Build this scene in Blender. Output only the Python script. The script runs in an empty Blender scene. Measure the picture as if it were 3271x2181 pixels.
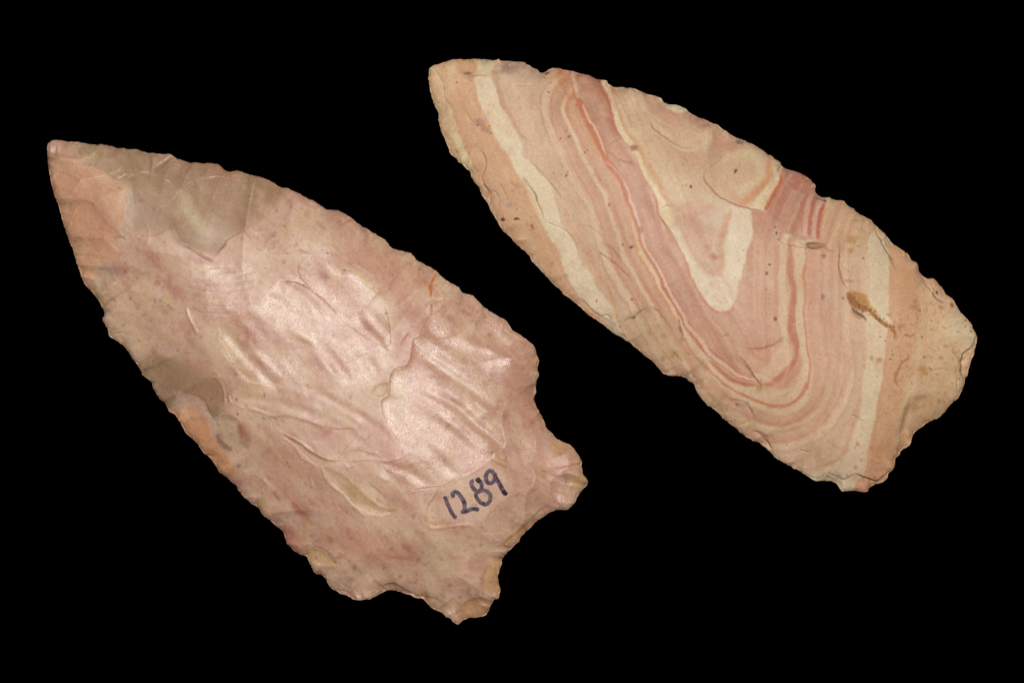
import bpy, math, random
import numpy as np

# ------------------------------------------------------------------ camera, world, light, exposure
scene = bpy.context.scene
UNIT = 5.0e-5                       # metres per traced unit: the larger point is about 10 cm long
CX, CY = 1635.5, 1090.5             # middle of the layout in traced units
EDGE_Z = 0.0030                     # height of the flaked edges above the cloth
CAM_H = 0.52

cam_d = bpy.data.cameras.new("camera")
cam = bpy.data.objects.new("camera", cam_d)
scene.collection.objects.link(cam)
cam.location = (0, 0, EDGE_Z + CAM_H)
cam.rotation_euler = (0, 0, 0)
cam_d.sensor_width = 36.0
cam_d.lens = 36.0 * CAM_H / (3271 * UNIT)
cam_d.clip_start = 0.01
cam_d.clip_end = 20.0
scene.camera = cam

world = bpy.data.worlds.new("World")
scene.world = world
world.use_nodes = True
world.node_tree.nodes["Background"].inputs[0].default_value = (1.0, 0.97, 0.93, 1)
world.node_tree.nodes["Background"].inputs[1].default_value = 0.06

ld = bpy.data.lights.new("ring_lamp", 'AREA')        # the lamp round the lens of the copy stand
ld.shape = 'DISK'
ld.size = 0.055
ld.energy = 1.84
ld.color = (1.0, 0.985, 0.955)
lamp = bpy.data.objects.new("ring_lamp", ld)
lamp.location = (0.020, 0.072, 0.43)
lamp.rotation_euler = (math.atan2(-0.072, 0.43), math.atan2(0.020, 0.43), 0)
scene.collection.objects.link(lamp)

vs = scene.view_settings
vs.view_transform = 'Standard'
vs.look = 'None'
vs.exposure = 0.0
vs.gamma = 1.0
vs.use_curve_mapping = False

rng = np.random.default_rng(7)
F32 = np.float32

# ------------------------------------------------------------------ traced tiles
K6, K7, KF = 600 / 2352, 750 / 2352, 3271 / 2352
TILES = dict(L1=(100, 400, K6), L2=(600, 450, K6), L3=(1100, 650, K6), L4=(1300, 950, K6), L5=(1350, 1300, K6),
             L6=(1150, 1650, K6), L7=(850, 1600, K6), L8=(500, 1250, K6), L9=(220, 780, K6), L10=(400, 1050, K6),
             M1=(300, 500, K7), M2=(700, 750, K7), M3=(700, 1150, K7), M4=(1850, 350, K7), M5=(2000, 750, K7),
             M6=(2450, 700, K7), R1=(1340, 150, K6), R2=(1900, 200, K6), R3=(2300, 400, K6), R4=(2600, 750, K6),
             R5=(2550, 1200, K6), R6=(2100, 1150, K6), R7=(1750, 850, K6), R8=(1380, 480, K6), F=(0, 0, KF))


def P(*args):
    """P('L1', x,y,x,y..., 'L2', x,y...) -> list of points in traced units"""
    out, t, buf = [], None, []
    for a in args:
        if isinstance(a, str):
            t = TILES[a]
        else:
            buf.append(a)
            if len(buf) == 2:
                out.append((t[0] + buf[0] * t[2], t[1] + buf[1] * t[2]))
                buf = []
    return out


def smooth_pts(pts, closed, n=4):
    p = np.array(pts, float)
    m = len(p)
    if m < 3:
        return p
    out = []
    rngi = range(m if closed else m - 1)
    for i in rngi:
        if closed:
            a, b, c, d = p[(i - 1) % m], p[i], p[(i + 1) % m], p[(i + 2) % m]
        else:
            a, b, c, d = p[max(i - 1, 0)], p[i], p[i + 1], p[min(i + 2, m - 1)]
        for k in range(n):
            t = k / n
            out.append(0.5 * (2 * b + (c - a) * t + (2 * a - 5 * b + 4 * c - d) * t * t + (3 * b - a - 3 * c + d) * t ** 3))
    if not closed:
        out.append(p[-1])
    return np.array(out)


def sstep(a, b, x):
    t = np.clip((x - a) / (b - a), 0, 1)
    return t * t * (3 - 2 * t)


def vnoise(X, Y, scale, seed):
    r = np.random.default_rng(seed)
    n = 256
    lat = r.random((n, n)).astype(F32)
    x = X / scale + 1000.0
    y = Y / scale + 1000.0
    xi = np.floor(x).astype(np.int32)
    yi = np.floor(y).astype(np.int32)
    fx = (x - xi).astype(F32)
    fy = (y - yi).astype(F32)
    fx = fx * fx * (3 - 2 * fx)
    fy = fy * fy * (3 - 2 * fy)
    a = lat[yi % n, xi % n]
    b = lat[yi % n, (xi + 1) % n]
    c = lat[(yi + 1) % n, xi % n]
    d = lat[(yi + 1) % n, (xi + 1) % n]
    return (a * (1 - fx) + b * fx) * (1 - fy) + (c * (1 - fx) + d * fx) * fy


def fbm(X, Y, scale, seed, octv=4, ax=1.0, ay=1.0, rot=0.0):
    if rot:
        c, s = math.cos(rot), math.sin(rot)
        X, Y = X * c + Y * s, -X * s + Y * c
    X = X / ax
    Y = Y / ay
    o = 0
    amp = 1.0
    tot = 0
    for k in range(octv):
        o = o + amp * vnoise(X, Y, scale / (2 ** k), seed + 17 * k)
        tot += amp
        amp *= 0.55
    return (o / tot - 0.5) * 2.0          # roughly -1..1


def box(a, r):
    """two passes of a box blur"""
    for _ in range(2):
        for ax in (0, 1):
            p = np.pad(a, [(r + 1, r) if i == ax else (0, 0) for i in (0, 1)], mode='edge')
            c = np.cumsum(p.astype(np.float64), axis=ax)
            if ax == 0:
                a = (c[2 * r + 1:] - c[:-(2 * r + 1)]) / (2 * r + 1)
            else:
                a = (c[:, 2 * r + 1:] - c[:, :-(2 * r + 1)]) / (2 * r + 1)
    return a.astype(F32)


def lin(c):
    c = np.clip(np.asarray(c, float) / 255.0, 0, 1)
    return np.where(c <= 0.04045, c / 12.92, ((c + 0.055) / 1.055) ** 2.4)


STEP = 2.0


class Stone:
    def __init__(self, outline, thick, dmax, seed):
        self.seed = seed
        o = smooth_pts(outline, True, 3)
        self.outline = o
        mg = 24
        self.x0, self.y0 = o[:, 0].min() - mg, o[:, 1].min() - mg
        self.w = int((o[:, 0].max() + mg - self.x0) / STEP) + 1
        self.h = int((o[:, 1].max() + mg - self.y0) / STEP) + 1
        xs = self.x0 + np.arange(self.w) * STEP
        ys = self.y0 + np.arange(self.h) * STEP
        self.X, self.Y = [a.astype(F32) for a in np.meshgrid(xs, ys)]
        X, Y = self.X, self.Y
        # small wobble so that no traced border is a clean curve
        self.WX = X + 5 * fbm(X, Y, 34, seed + 1, 3) + 1.6 * fbm(X, Y, 8, seed + 3, 2)
        self.WY = Y + 5 * fbm(X, Y, 34, seed + 2, 3) + 1.6 * fbm(X, Y, 8, seed + 4, 2)
        self.OX = X + 1.8 * fbm(X, Y, 9, seed + 5, 2)
        self.OY = Y + 1.8 * fbm(X, Y, 9, seed + 6, 2)
        self.RX = X + 4 * fbm(X, Y, 150, seed + 13, 2)              # gentler wobble for the relief
        self.RY = Y + 4 * fbm(X, Y, 150, seed + 14, 2)
        self.sd_edge = self.outline_sd()
        d = np.maximum(box(self.sd_edge, 18), 0)
        d = np.where(self.sd_edge < 40, self.sd_edge + (d - self.sd_edge) * sstep(0, 40, self.sd_edge), d)
        d = np.maximum(d, 0)
        u = np.clip(d / dmax, 0, 1)
        self.Z = (thick * (1 - (1 - u) ** 2.1)).astype(F32)
        bev = 0.25 + 0.75 * np.clip(.5 + fbm(X, Y, 60, seed + 12, 2), 0, 1)
        self.Z += (13 * (1 - np.exp(-np.maximum(self.sd_edge, 0) / (5 + 9 * bev)))).astype(F32)
        self.EZ = (5 * fbm(X, Y, 150, seed + 8, 2)).astype(F32)      # the wavy line of the edge
        self.VN = fbm(X, Y, 70, seed + 9, 3)
        self.VS = fbm(X, Y, 190, seed + 10, 1)
        self.relief = 1.0
        self.tone = np.ones(3, F32)
        self.scar_amt = 1.25
        self.C = np.zeros((self.h, self.w, 3), F32)
        self.R = np.full((self.h, self.w), 0.5, F32)                # roughness

    # -- distances
    def win(self, pts, m):
        p = np.asarray(pts)
        i0 = int(max(0, (p[:, 0].min() - m - self.x0) // STEP))
        i1 = int(min(self.w, (p[:, 0].max() + m - self.x0) // STEP + 2))
        j0 = int(max(0, (p[:, 1].min() - m - self.y0) // STEP))
        j1 = int(min(self.h, (p[:, 1].max() + m - self.y0) // STEP + 2))
        return (slice(j0, max(j1, j0)), slice(i0, max(i1, i0)))

    def dist(self, pts, R, sl, wx, wy, widths=None, closed=False):
        """distance (minus half width) to a polyline, capped at R, inside the window sl"""
        x, y = wx[sl], wy[sl]
        D = np.full(x.shape, R, F32)
        n = len(pts)
        wmax = 0 if widths is None else max(widths) / 2
        for i in range(n if closed else n - 1):
            a, b = pts[i], pts[(i + 1) % n]
            s2 = self.win([a, b], R + wmax + 8)
            r0, r1 = s2[0].start - sl[0].start, s2[0].stop - sl[0].start
            c0, c1 = s2[1].start - sl[1].start, s2[1].stop - sl[1].start
            r0, c0 = max(r0, 0), max(c0, 0)
            r1, c1 = min(r1, x.shape[0]), min(c1, x.shape[1])
            if r1 <= r0 or c1 <= c0:
                continue
            xx, yy = x[r0:r1, c0:c1], y[r0:r1, c0:c1]
            vx, vy = b[0] - a[0], b[1] - a[1]
            L2 = vx * vx + vy * vy + 1e-9
            t = np.clip(((xx - a[0]) * vx + (yy - a[1]) * vy) / L2, 0, 1)
            dd = np.hypot(xx - a[0] - t * vx, yy - a[1] - t * vy)
            if widths is not None:
                dd = dd - 0.5 * (widths[i] + (widths[i + 1] - widths[i]) * t)
            D[r0:r1, c0:c1] = np.minimum(D[r0:r1, c0:c1], dd)
        return D

    def inside(self, pts, sl, wx, wy):
        x, y = wx[sl], wy[sl]
        m = np.zeros(x.shape, bool)
        n = len(pts)
        for i in range(n):
            ax, ay = pts[i]
            bx, by = pts[(i + 1) % n]
            if ay == by:
                continue
            lo, hi = min(ay, by), max(ay, by)
            r0 = max(0, int((lo - 10 - self.y0) // STEP) - sl[0].start)
            r1 = min(x.shape[0], int((hi + 10 - self.y0) // STEP) + 2 - sl[0].start)
            if r1 <= r0:
                continue
            yy = y[r0:r1]
            c = ((ay > yy) != (by > yy)) & (x[r0:r1] < (bx - ax) * (yy - ay) / (by - ay) + ax)
            m[r0:r1] ^= c
        return m

    def outline_sd(self):
        sl = (slice(0, self.h), slice(0, self.w))
        near = self.dist(self.outline, 60, sl, self.OX, self.OY, closed=True)
        ins = self.inside(self.outline, sl, self.OX, self.OY)
        # coarse distances for the middle
        q = 8
        xc, yc = self.X[::q, ::q], self.Y[::q, ::q]
        o = self.outline[::2]
        best = np.full(xc.shape, 1e9, F32)
        for p in o:
            best = np.minimum(best, np.hypot(xc - p[0], yc - p[1]))
        iy = np.arange(self.h) / q
        ix = np.arange(self.w) / q
        j = np.clip(iy.astype(int), 0, xc.shape[0] - 2)
        i = np.clip(ix.astype(int), 0, xc.shape[1] - 2)
        fy = np.clip(iy - j, 0, 1)[:, None]
        fx = np.clip(ix - i, 0, 1)[None]
        a = best[j][:, i]
        b = best[j][:, i + 1]
        c = best[j + 1][:, i]
        e = best[j + 1][:, i + 1]
        far = (a * (1 - fx) + b * fx) * (1 - fy) + (c * (1 - fx) + e * fx) * fy
        d = np.where(near >= 59.5, np.maximum(far, 59.5), near)
        return np.where(ins, d, -d).astype(F32)

    # -- masks
    def poly_sd(self, pts, R, warp=True, sm=True):
        p = smooth_pts(pts, True, 4) if sm else np.array(pts)
        wx, wy = (self.WX, self.WY) if warp else (self.OX, self.OY)
        sl = self.win(p, R + 10)
        D = self.dist(p, R, sl, wx, wy, closed=True)
        ins = self.inside(p, sl, wx, wy)
        return sl, np.where(ins, -D, D)

    def line_sd(self, pts, width, R, warp=True, taper=True):
        p = smooth_pts(pts, False, 4)
        n = len(p)
        if np.isscalar(width):
            w = np.full(n, float(width))
        else:
            w = np.interp(np.linspace(0, 1, n), np.linspace(0, 1, len(width)), width)
        if taper:
            t = np.linspace(0, 1, n)
            w = w * (0.25 + 0.75 * np.clip(np.minimum(t, 1 - t) * 9, 0, 1))
        wx, wy = (self.WX, self.WY) if warp else (self.OX, self.OY)
        sl = self.win(p, R + w.max() / 2 + 10)
        return sl, self.dist(p, R, sl, wx, wy, widths=list(w))

    # -- colour
    def mix(self, sl, m, col):
        c = np.asarray(col, F32) / 255.0 * self.tone
        self.C[sl] += (c - self.C[sl]) * m[..., None]

    def poly(self, pts, col, a=1.0, soft=6, warp=True):
        sl, sd = self.poly_sd(pts, soft * 2 + 6, warp)
        self.mix(sl, a * sstep(soft, -soft, sd), col)

    def line(self, pts, width, col, a=1.0, soft=4, warp=True, taper=True):
        sl, sd = self.line_sd(pts, width, soft * 2 + 4, warp, taper)
        self.mix(sl, a * sstep(soft, -soft, sd), col)

    def spot(self, x, y, rx, ry=None, ang=0.0, col=(90, 60, 60), a=1.0, soft=0.5):
        ry = ry or rx
        m = max(rx, ry) * 1.8 + 6
        sl = self.win([(x, y)], m)
        X, Y = self.WX[sl] - x, self.WY[sl] - y
        # undo the mean wobble here so that the spot stays where it is
        X = X - float(np.mean(self.WX[sl] - self.X[sl]))
        Y = Y - float(np.mean(self.WY[sl] - self.Y[sl]))
        c, s = math.cos(ang), math.sin(ang)
        u, v = (X * c + Y * s) / rx, (-X * s + Y * c) / ry
        r = np.hypot(u, v)
        self.mix(sl, a * sstep(1 + soft, 1 - soft, r), col)

    def spots(self, tile, lst, col, a=0.9, soft=0.35):
        x0, y0, k = TILES[tile]
        for e in lst:
            x, y, r = e[0], e[1], e[2]
            ry = e[3] if len(e) > 3 else r
            an = e[4] if len(e) > 4 else 0.0
            q = .82 if soft < .6 else 1.0
            self.spot(x0 + x * k, y0 + y * k, r * k * q, ry * k * q, an, col, a, soft)

    def tint(self, field, col, a):
        """mix a colour over the whole stone by a 0..1 field"""
        c = np.asarray(col, F32) / 255.0
        self.C += (c - self.C) * (a * field)[..., None]

    # -- relief (heights in traced units)
    def wall_field(self, pts, wall, fall, soft):
        sl, sd = self.poly_sd(pts, soft * 2 + 4)
        p = smooth_pts(wall, False, 4)
        D = self.dist(p, fall * 3, sl, self.RX, self.RY)
        fall = min(fall, 0.42 * float(D[sd < 0].max()))
        v = 0.35 + 0.8 * np.clip(self.VS[sl] * .9 + .5, 0, 1)
        a, b = p[0], p[-1]
        L = np.hypot(*np.diff(p, axis=0).T).sum()
        e = np.minimum(np.hypot(self.X[sl] - a[0], self.Y[sl] - a[1]), np.hypot(self.X[sl] - b[0], self.Y[sl] - b[1]))
        return sl, sd, D, fall, v * (0.15 + .85 * sstep(0, .3 * L, e))

    def step(self, pts, wall, depth, fall, soft=3.0):
        """a broken step: the surface drops by depth at the wall and recovers over fall"""
        sl, sd, D, fall, v = self.wall_field(pts, wall, fall, soft)
        self.Z[sl] -= depth * self.relief * v * sstep(soft, -soft, sd) * np.exp(-(D / fall) ** 1.3)

    def carve(self, pts, wall, depth, fall, soft=3.0):
        """a flake scar that begins at a crease: the surface dips away from the wall and comes back"""
        sl, sd, D, fall, v = self.wall_field(pts, wall, fall, 2.0)
        w = fall * .5
        self.Z[sl] -= depth * self.relief * v * sstep(2, -2, sd) * (D / w) * np.exp(1 - D / w)

    def scoop(self, pts, depth, width, soft=2.5):
        """a closed hollow: full depth from width inwards, rounded"""
        sl, sd = self.poly_sd(pts, width + 6)
        u = np.clip(-sd / width, 0, 1)
        self.Z[sl] -= depth * (1 - (1 - u) ** 2.2)

    def ridge(self, pts, amp, sig, warp=True):
        p = smooth_pts(pts, False, 4)
        sl = self.win(p, sig * 3.2 + 8)
        wx, wy = (self.RX, self.RY) if sig > 8 else (self.OX, self.OY)
        D = self.dist(p, sig * 3.2, sl, wx, wy)
        # fade out at both ends
        a, b = p[0], p[-1]
        e = np.minimum(np.hypot(self.X[sl] - a[0], self.Y[sl] - a[1]), np.hypot(self.X[sl] - b[0], self.Y[sl] - b[1]))
        v = 0.35 + 0.8 * np.clip(self.VN[sl] * .8 + .5, 0, 1)
        self.Z[sl] += amp * v * np.exp(-(D / sig) ** 2) * sstep(0, sig * 3 + 12, e)

    def crack(self, pts, depth=6, sig=2.6, dirt_shade=0.6, col=(118, 92, 62), w=3.0):
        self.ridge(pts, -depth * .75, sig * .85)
        if dirt_shade:
            self.line(pts, w * .8, col, dirt_shade * .75, 1.8)  # painted dark line: shade in the crack as well as dirt

    def bleed(self, d):
        """let the colours run on to the very edge"""
        gy, gx = np.gradient(box(self.sd_edge, 3), STEP)
        g = np.hypot(gx, gy) + 1e-6
        mv = np.clip(d - self.sd_edge, 0, d + 12) / STEP
        jy, ix = np.mgrid[0:self.h, 0:self.w]
        i = np.clip((ix + gx / g * mv).round().astype(int), 0, self.w - 1)
        j = np.clip((jy + gy / g * mv).round().astype(int), 0, self.h - 1)
        self.C = self.C[j, i]

    def rough(self, pts, val, soft=20):
        sl, sd = self.poly_sd(pts, soft * 2)
        m = sstep(soft, -soft, sd)
        self.R[sl] += (val - self.R[sl]) * m

    def edge_scars(self, gap, length, halfw, depth, seed, ripple=0.0, spread=0.5):
        """flakes struck off from the edge inwards: shallow troughs with crisp side ridges and feathered ends"""
        r = np.random.default_rng(seed)
        o = self.outline
        seg = np.hypot(*(np.roll(o, -1, 0) - o).T)
        cum = np.concatenate([[0], np.cumsum(seg)])
        T = cum[-1]
        starts = []
        s = 0.0
        while s < T:
            s += r.uniform(*gap)
            starts.append(s % T)
        r.shuffle(starts)
        carve = np.zeros_like(self.Z)
        rip = np.zeros_like(self.Z)
        for s in starts:
            i = min(max(np.searchsorted(cum, s) - 1, 0), len(o) - 1)
            p = o[i]
            q1, q0 = o[(i + 14) % len(o)], o[(i - 14) % len(o)]
            tx, ty = (q1 - q0) / (np.hypot(*(q1 - q0)) + 1e-9)
            nx, ny = -ty, tx                      # inwards for a clockwise outline in image space
            a = r.uniform(-spread, spread)
            nx, ny = nx * math.cos(a) - ny * math.sin(a), nx * math.sin(a) + ny * math.cos(a)
            L, W, d = r.uniform(*length), r.uniform(*halfw), r.uniform(*depth)
            tilt, bow = r.uniform(-.35, .35), r.uniform(-.9, .9)
            sl = self.win([p], L * 1.1 + W + 14)
            X, Y = self.RX[sl] - p[0], self.RY[sl] - p[1]
            u = (X * nx + Y * ny) / L
            w = W * (0.62 + 0.75 * np.clip(u, 0, 1))          # the flake widens inwards
            v = (-X * ny + Y * nx) / w + bow * np.clip(u, 0, 1) ** 2 * min(1.0, L / 250)
            lat = np.clip(1 - v * v, 0, 1) * (1 + tilt * v)
            lon = np.clip(1 - np.clip(u, 0, 2) ** 2, 0, 1) ** 1.3 * sstep(-W / L * .8, 0.02, u)
            bump = d * lat * lon
            old = carve[sl]
            take = bump > old * r.uniform(.75, 1.0)
            new = np.where(take, np.maximum(bump, old * .9), old)
            carve[sl] = new
            if ripple:
                rr = np.hypot(u * L, v * w * .8)
                lam = r.uniform(17, 27)
                rip[sl] = np.where(take, ripple * np.sin(rr * 2 * math.pi / lam + r.uniform(0, 6)) * lat * np.clip(u * 3, 0, 1) * lon * r.choice([0.1, .4, 1.0]), rip[sl])
        self.Z -= carve * self.scar_amt
        self.Z += rip

    # -- meshes
    def height_at(self, x, y):
        fx = (np.asarray(x) - self.x0) / STEP
        fy = (np.asarray(y) - self.y0) / STEP
        i = np.clip(fx.astype(int), 0, self.w - 2)
        j = np.clip(fy.astype(int), 0, self.h - 2)
        a, b = fx - i, fy - j
        Z = self.Z + self.EZ
        return (Z[j, i] * (1 - a) + Z[j, i + 1] * a) * (1 - b) + (Z[j + 1, i] * (1 - a) + Z[j + 1, i + 1] * a) * b

    def surface(self, q, bottom=False, tb=52.0, db=260.0):
        """grid cells inside the outline; cells on the border are pulled onto it"""
        sd = self.sd_edge[::q, ::q]
        X, Y = self.X[::q, ::q].copy(), self.Y[::q, ::q].copy()
        ez = self.EZ[::q, ::q]
        if bottom:
            u = np.clip(sd / db, 0, 1)
            top = self.Z[::q, ::q] + ez
            Z = np.minimum(ez - tb * (1 - (1 - u) ** 2), top - 2.0 * np.clip(sd / 8, 0, 1))
            Z = np.maximum(Z, -EDGE_Z / UNIT)
        else:
            Z = self.Z[::q, ::q] + ez
        ins = sd > 0
        cell = ins[:-1, :-1] | ins[1:, :-1] | ins[:-1, 1:] | ins[1:, 1:]
        use = np.zeros(sd.shape, bool)
        use[:-1, :-1] |= cell
        use[1:, :-1] |= cell
        use[:-1, 1:] |= cell
        use[1:, 1:] |= cell
        gy, gx = np.gradient(sd, STEP * q)
        g = np.hypot(gx, gy) + 1e-6
        out = use & ~ins
        mv = np.clip(-sd, 0, STEP * q * 1.5)
        X = np.where(out, X + gx / g * mv, X)
        Y = np.where(out, Y + gy / g * mv, Y)
        Z = np.where(out, self.Z[::q, ::q] + ez, Z)
        idx = np.full(sd.shape, -1, np.int64)
        idx[use] = np.arange(use.sum())
        a, b, c, d = idx[:-1, :-1][cell], idx[:-1, 1:][cell], idx[1:, 1:][cell], idx[1:, :-1][cell]
        quads = np.stack([a, d, c, b], 1)        # y runs down in traced units
        if bottom:
            quads = quads[:, ::-1]
        co = np.stack([(X[use] - CX) * UNIT, (CY - Y[use]) * UNIT, EDGE_Z + Z[use] * UNIT], 1)
        col = self.C[::q, ::q][use]
        ro = self.R[::q, ::q][use]
        return co, quads, col, ro


def make_mesh(name, co, quads, col=None, ro=None, sat=1.0):
    me = bpy.data.meshes.new(name)
    me.vertices.add(len(co))
    me.vertices.foreach_set("co", co.astype(F32).ravel())
    me.loops.add(len(quads) * 4)
    me.loops.foreach_set("vertex_index", quads.astype(np.int32).ravel())
    me.polygons.add(len(quads))
    me.polygons.foreach_set("loop_start", np.arange(0, len(quads) * 4, 4, dtype=np.int32))
    me.polygons.foreach_set("loop_total", np.full(len(quads), 4, np.int32))
    me.polygons.foreach_set("use_smooth", np.ones(len(quads), bool))
    if col is not None:
        at = me.attributes.new("stone_colour", 'FLOAT_COLOR', 'POINT')
        rgba = np.ones((len(co), 4), F32)
        g = col.mean(1, keepdims=True)
        c2 = np.clip(g + (col - g) * sat, 0, 1)
        rgba[:, :3] = lin(c2 * 255.0)
        at.data.foreach_set("color", rgba.ravel())
        at = me.attributes.new("stone_gloss", 'FLOAT', 'POINT')
        at.data.foreach_set("value", ro.astype(F32))
    me.update(calc_edges=True)
    me.validate()
    return me


# ------------------------------------------------------------------ materials
def nodes_of(name):
    m = bpy.data.materials.new(name)
    m.use_nodes = True
    nt = m.node_tree
    return m, nt, nt.nodes["Principled BSDF"]


def stone_material(name, spec, rough_add, bump):
    m, nt, b = nodes_of(name)
    N, Lk = nt.nodes.new, nt.links.new
    at = N("ShaderNodeAttribute"); at.attribute_name = "stone_colour"
    ag = N("ShaderNodeAttribute"); ag.attribute_name = "stone_gloss"
    tc = N("ShaderNodeTexCoord")
    # fine grain in the colour
    n1 = N("ShaderNodeTexNoise"); n1.inputs["Scale"].default_value = 2400; n1.inputs["Detail"].default_value = 5
    Lk(tc.outputs["Object"], n1.inputs["Vector"])
    r1 = N("ShaderNodeMapRange"); r1.inputs[1].default_value = .3; r1.inputs[2].default_value = .7
    r1.inputs[3].default_value = .90; r1.inputs[4].default_value = 1.10
    Lk(n1.outputs["Fac"], r1.inputs[0])
    mul = N("ShaderNodeVectorMath"); mul.operation = 'SCALE'
    Lk(at.outputs["Color"], mul.inputs[0]); Lk(r1.outputs[0], mul.inputs["Scale"])
    Lk(mul.outputs[0], b.inputs["Base Color"])
    # waxy stone: gloss varies in patches
    n2 = N("ShaderNodeTexNoise"); n2.inputs["Scale"].default_value = 420; n2.inputs["Detail"].default_value = 5
    Lk(tc.outputs["Object"], n2.inputs["Vector"])
    r2 = N("ShaderNodeMapRange"); r2.inputs[1].default_value = .3; r2.inputs[2].default_value = .7
    r2.inputs[3].default_value = -.07 + rough_add; r2.inputs[4].default_value = .07 + rough_add
    Lk(n2.outputs["Fac"], r2.inputs[0])
    ad = N("ShaderNodeMath"); ad.operation = 'ADD'
    Lk(ag.outputs["Fac"], ad.inputs[0]); Lk(r2.outputs[0], ad.inputs[1])
    Lk(ad.outputs[0], b.inputs["Roughness"])
    b.inputs["Specular IOR Level"].default_value = spec
    # grain of the break
    n3 = N("ShaderNodeTexNoise"); n3.inputs["Scale"].default_value = 7500; n3.inputs["Detail"].default_value = 3
    Lk(tc.outputs["Object"], n3.inputs["Vector"])
    n4 = N("ShaderNodeTexNoise"); n4.inputs["Scale"].default_value = 520; n4.inputs["Detail"].default_value = 4
    Lk(tc.outputs["Object"], n4.inputs["Vector"])
    b1 = N("ShaderNodeBump"); b1.inputs["Strength"].default_value = bump; b1.inputs["Distance"].default_value = 0.00007
    Lk(n3.outputs["Fac"], b1.inputs["Height"])
    rs = N("ShaderNodeMapRange"); rs.inputs[1].default_value = .28; rs.inputs[2].default_value = .5
    rs.inputs[3].default_value = bump * 1.1; rs.inputs[4].default_value = bump * .7
    Lk(ag.outputs["Fac"], rs.inputs[0]); Lk(rs.outputs[0], b1.inputs["Strength"])
    b2 = N("ShaderNodeBump"); b2.inputs["Strength"].default_value = bump * .3; b2.inputs["Distance"].default_value = 0.0002
    Lk(n4.outputs["Fac"], b2.inputs["Height"]); Lk(b1.outputs[0], b2.inputs["Normal"])
    Lk(b2.outputs[0], b.inputs["Normal"])
    return m


M_PINK = stone_material("mottled_pink_chert", 0.6, 0.0, 0.6)
M_BAND = stone_material("banded_cream_chert", 0.24, 0.0, 0.5)

M_INK, nt, b = nodes_of("purple_black_ink")
tc = nt.nodes.new("ShaderNodeTexCoord")
n = nt.nodes.new("ShaderNodeTexNoise"); n.inputs["Scale"].default_value = 1100; n.inputs["Detail"].default_value = 3
nt.links.new(tc.outputs["Object"], n.inputs["Vector"])
cr = nt.nodes.new("ShaderNodeValToRGB")
cr.color_ramp.elements[0].position = .32; cr.color_ramp.elements[0].color = (*lin((56, 44, 54)), 1)
cr.color_ramp.elements[1].position = .72; cr.color_ramp.elements[1].color = (*lin((128, 108, 118)), 1)
nt.links.new(n.outputs["Fac"], cr.inputs[0])
nt.links.new(cr.outputs[0], b.inputs["Base Color"])
b.inputs["Roughness"].default_value = .32
n2 = nt.nodes.new("ShaderNodeTexNoise"); n2.inputs["Scale"].default_value = 3000
nt.links.new(tc.outputs["Object"], n2.inputs["Vector"])
bp = nt.nodes.new("ShaderNodeBump"); bp.inputs["Strength"].default_value = .8; bp.inputs["Distance"].default_value = .00008
nt.links.new(n2.outputs["Fac"], bp.inputs["Height"]); nt.links.new(bp.outputs[0], b.inputs["Normal"])

M_INK2, nt, b = nodes_of("thick_black_ink")
n = nt.nodes.new("ShaderNodeTexNoise"); n.inputs["Scale"].default_value = 2500
cr = nt.nodes.new("ShaderNodeValToRGB")
cr.color_ramp.elements[0].color = (*lin((22, 16, 20)), 1); cr.color_ramp.elements[1].color = (*lin((48, 36, 46)), 1)
nt.links.new(n.outputs["Fac"], cr.inputs[0]); nt.links.new(cr.outputs[0], b.inputs["Base Color"])
b.inputs["Roughness"].default_value = .4

M_CLOTH, nt, b = nodes_of("black_velvet")
n = nt.nodes.new("ShaderNodeTexNoise"); n.inputs["Scale"].default_value = 800
cr = nt.nodes.new("ShaderNodeValToRGB")
cr.color_ramp.elements[0].color = (0, 0, 0, 1); cr.color_ramp.elements[1].color = (0.00012, 0.00012, 0.00012, 1)
nt.links.new(n.outputs["Fac"], cr.inputs[0]); nt.links.new(cr.outputs[0], b.inputs["Base Color"])
b.inputs["Specular IOR Level"].default_value = 0.0
b.inputs["Roughness"].default_value = 1.0


# ------------------------------------------------------------------ the black cloth
me = bpy.data.meshes.new("black_backdrop")
nx, ny, sx, sy = 40, 30, .6, .45
vv = [((i / nx - .5) * 2 * sx, (j / ny - .5) * 2 * sy, -0.0002 - 0.0003 * random.random()) for j in range(ny + 1) for i in range(nx + 1)]
ff = [(j * (nx + 1) + i, j * (nx + 1) + i + 1, (j + 1) * (nx + 1) + i + 1, (j + 1) * (nx + 1) + i) for j in range(ny) for i in range(nx)]
me.from_pydata(vv, [], ff)
me.materials.append(M_CLOTH)
o = bpy.data.objects.new("black_backdrop", me)
o["kind"] = "structure"
o["label"] = "plain black cloth under both stone points"
scene.collection.objects.link(o)

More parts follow.
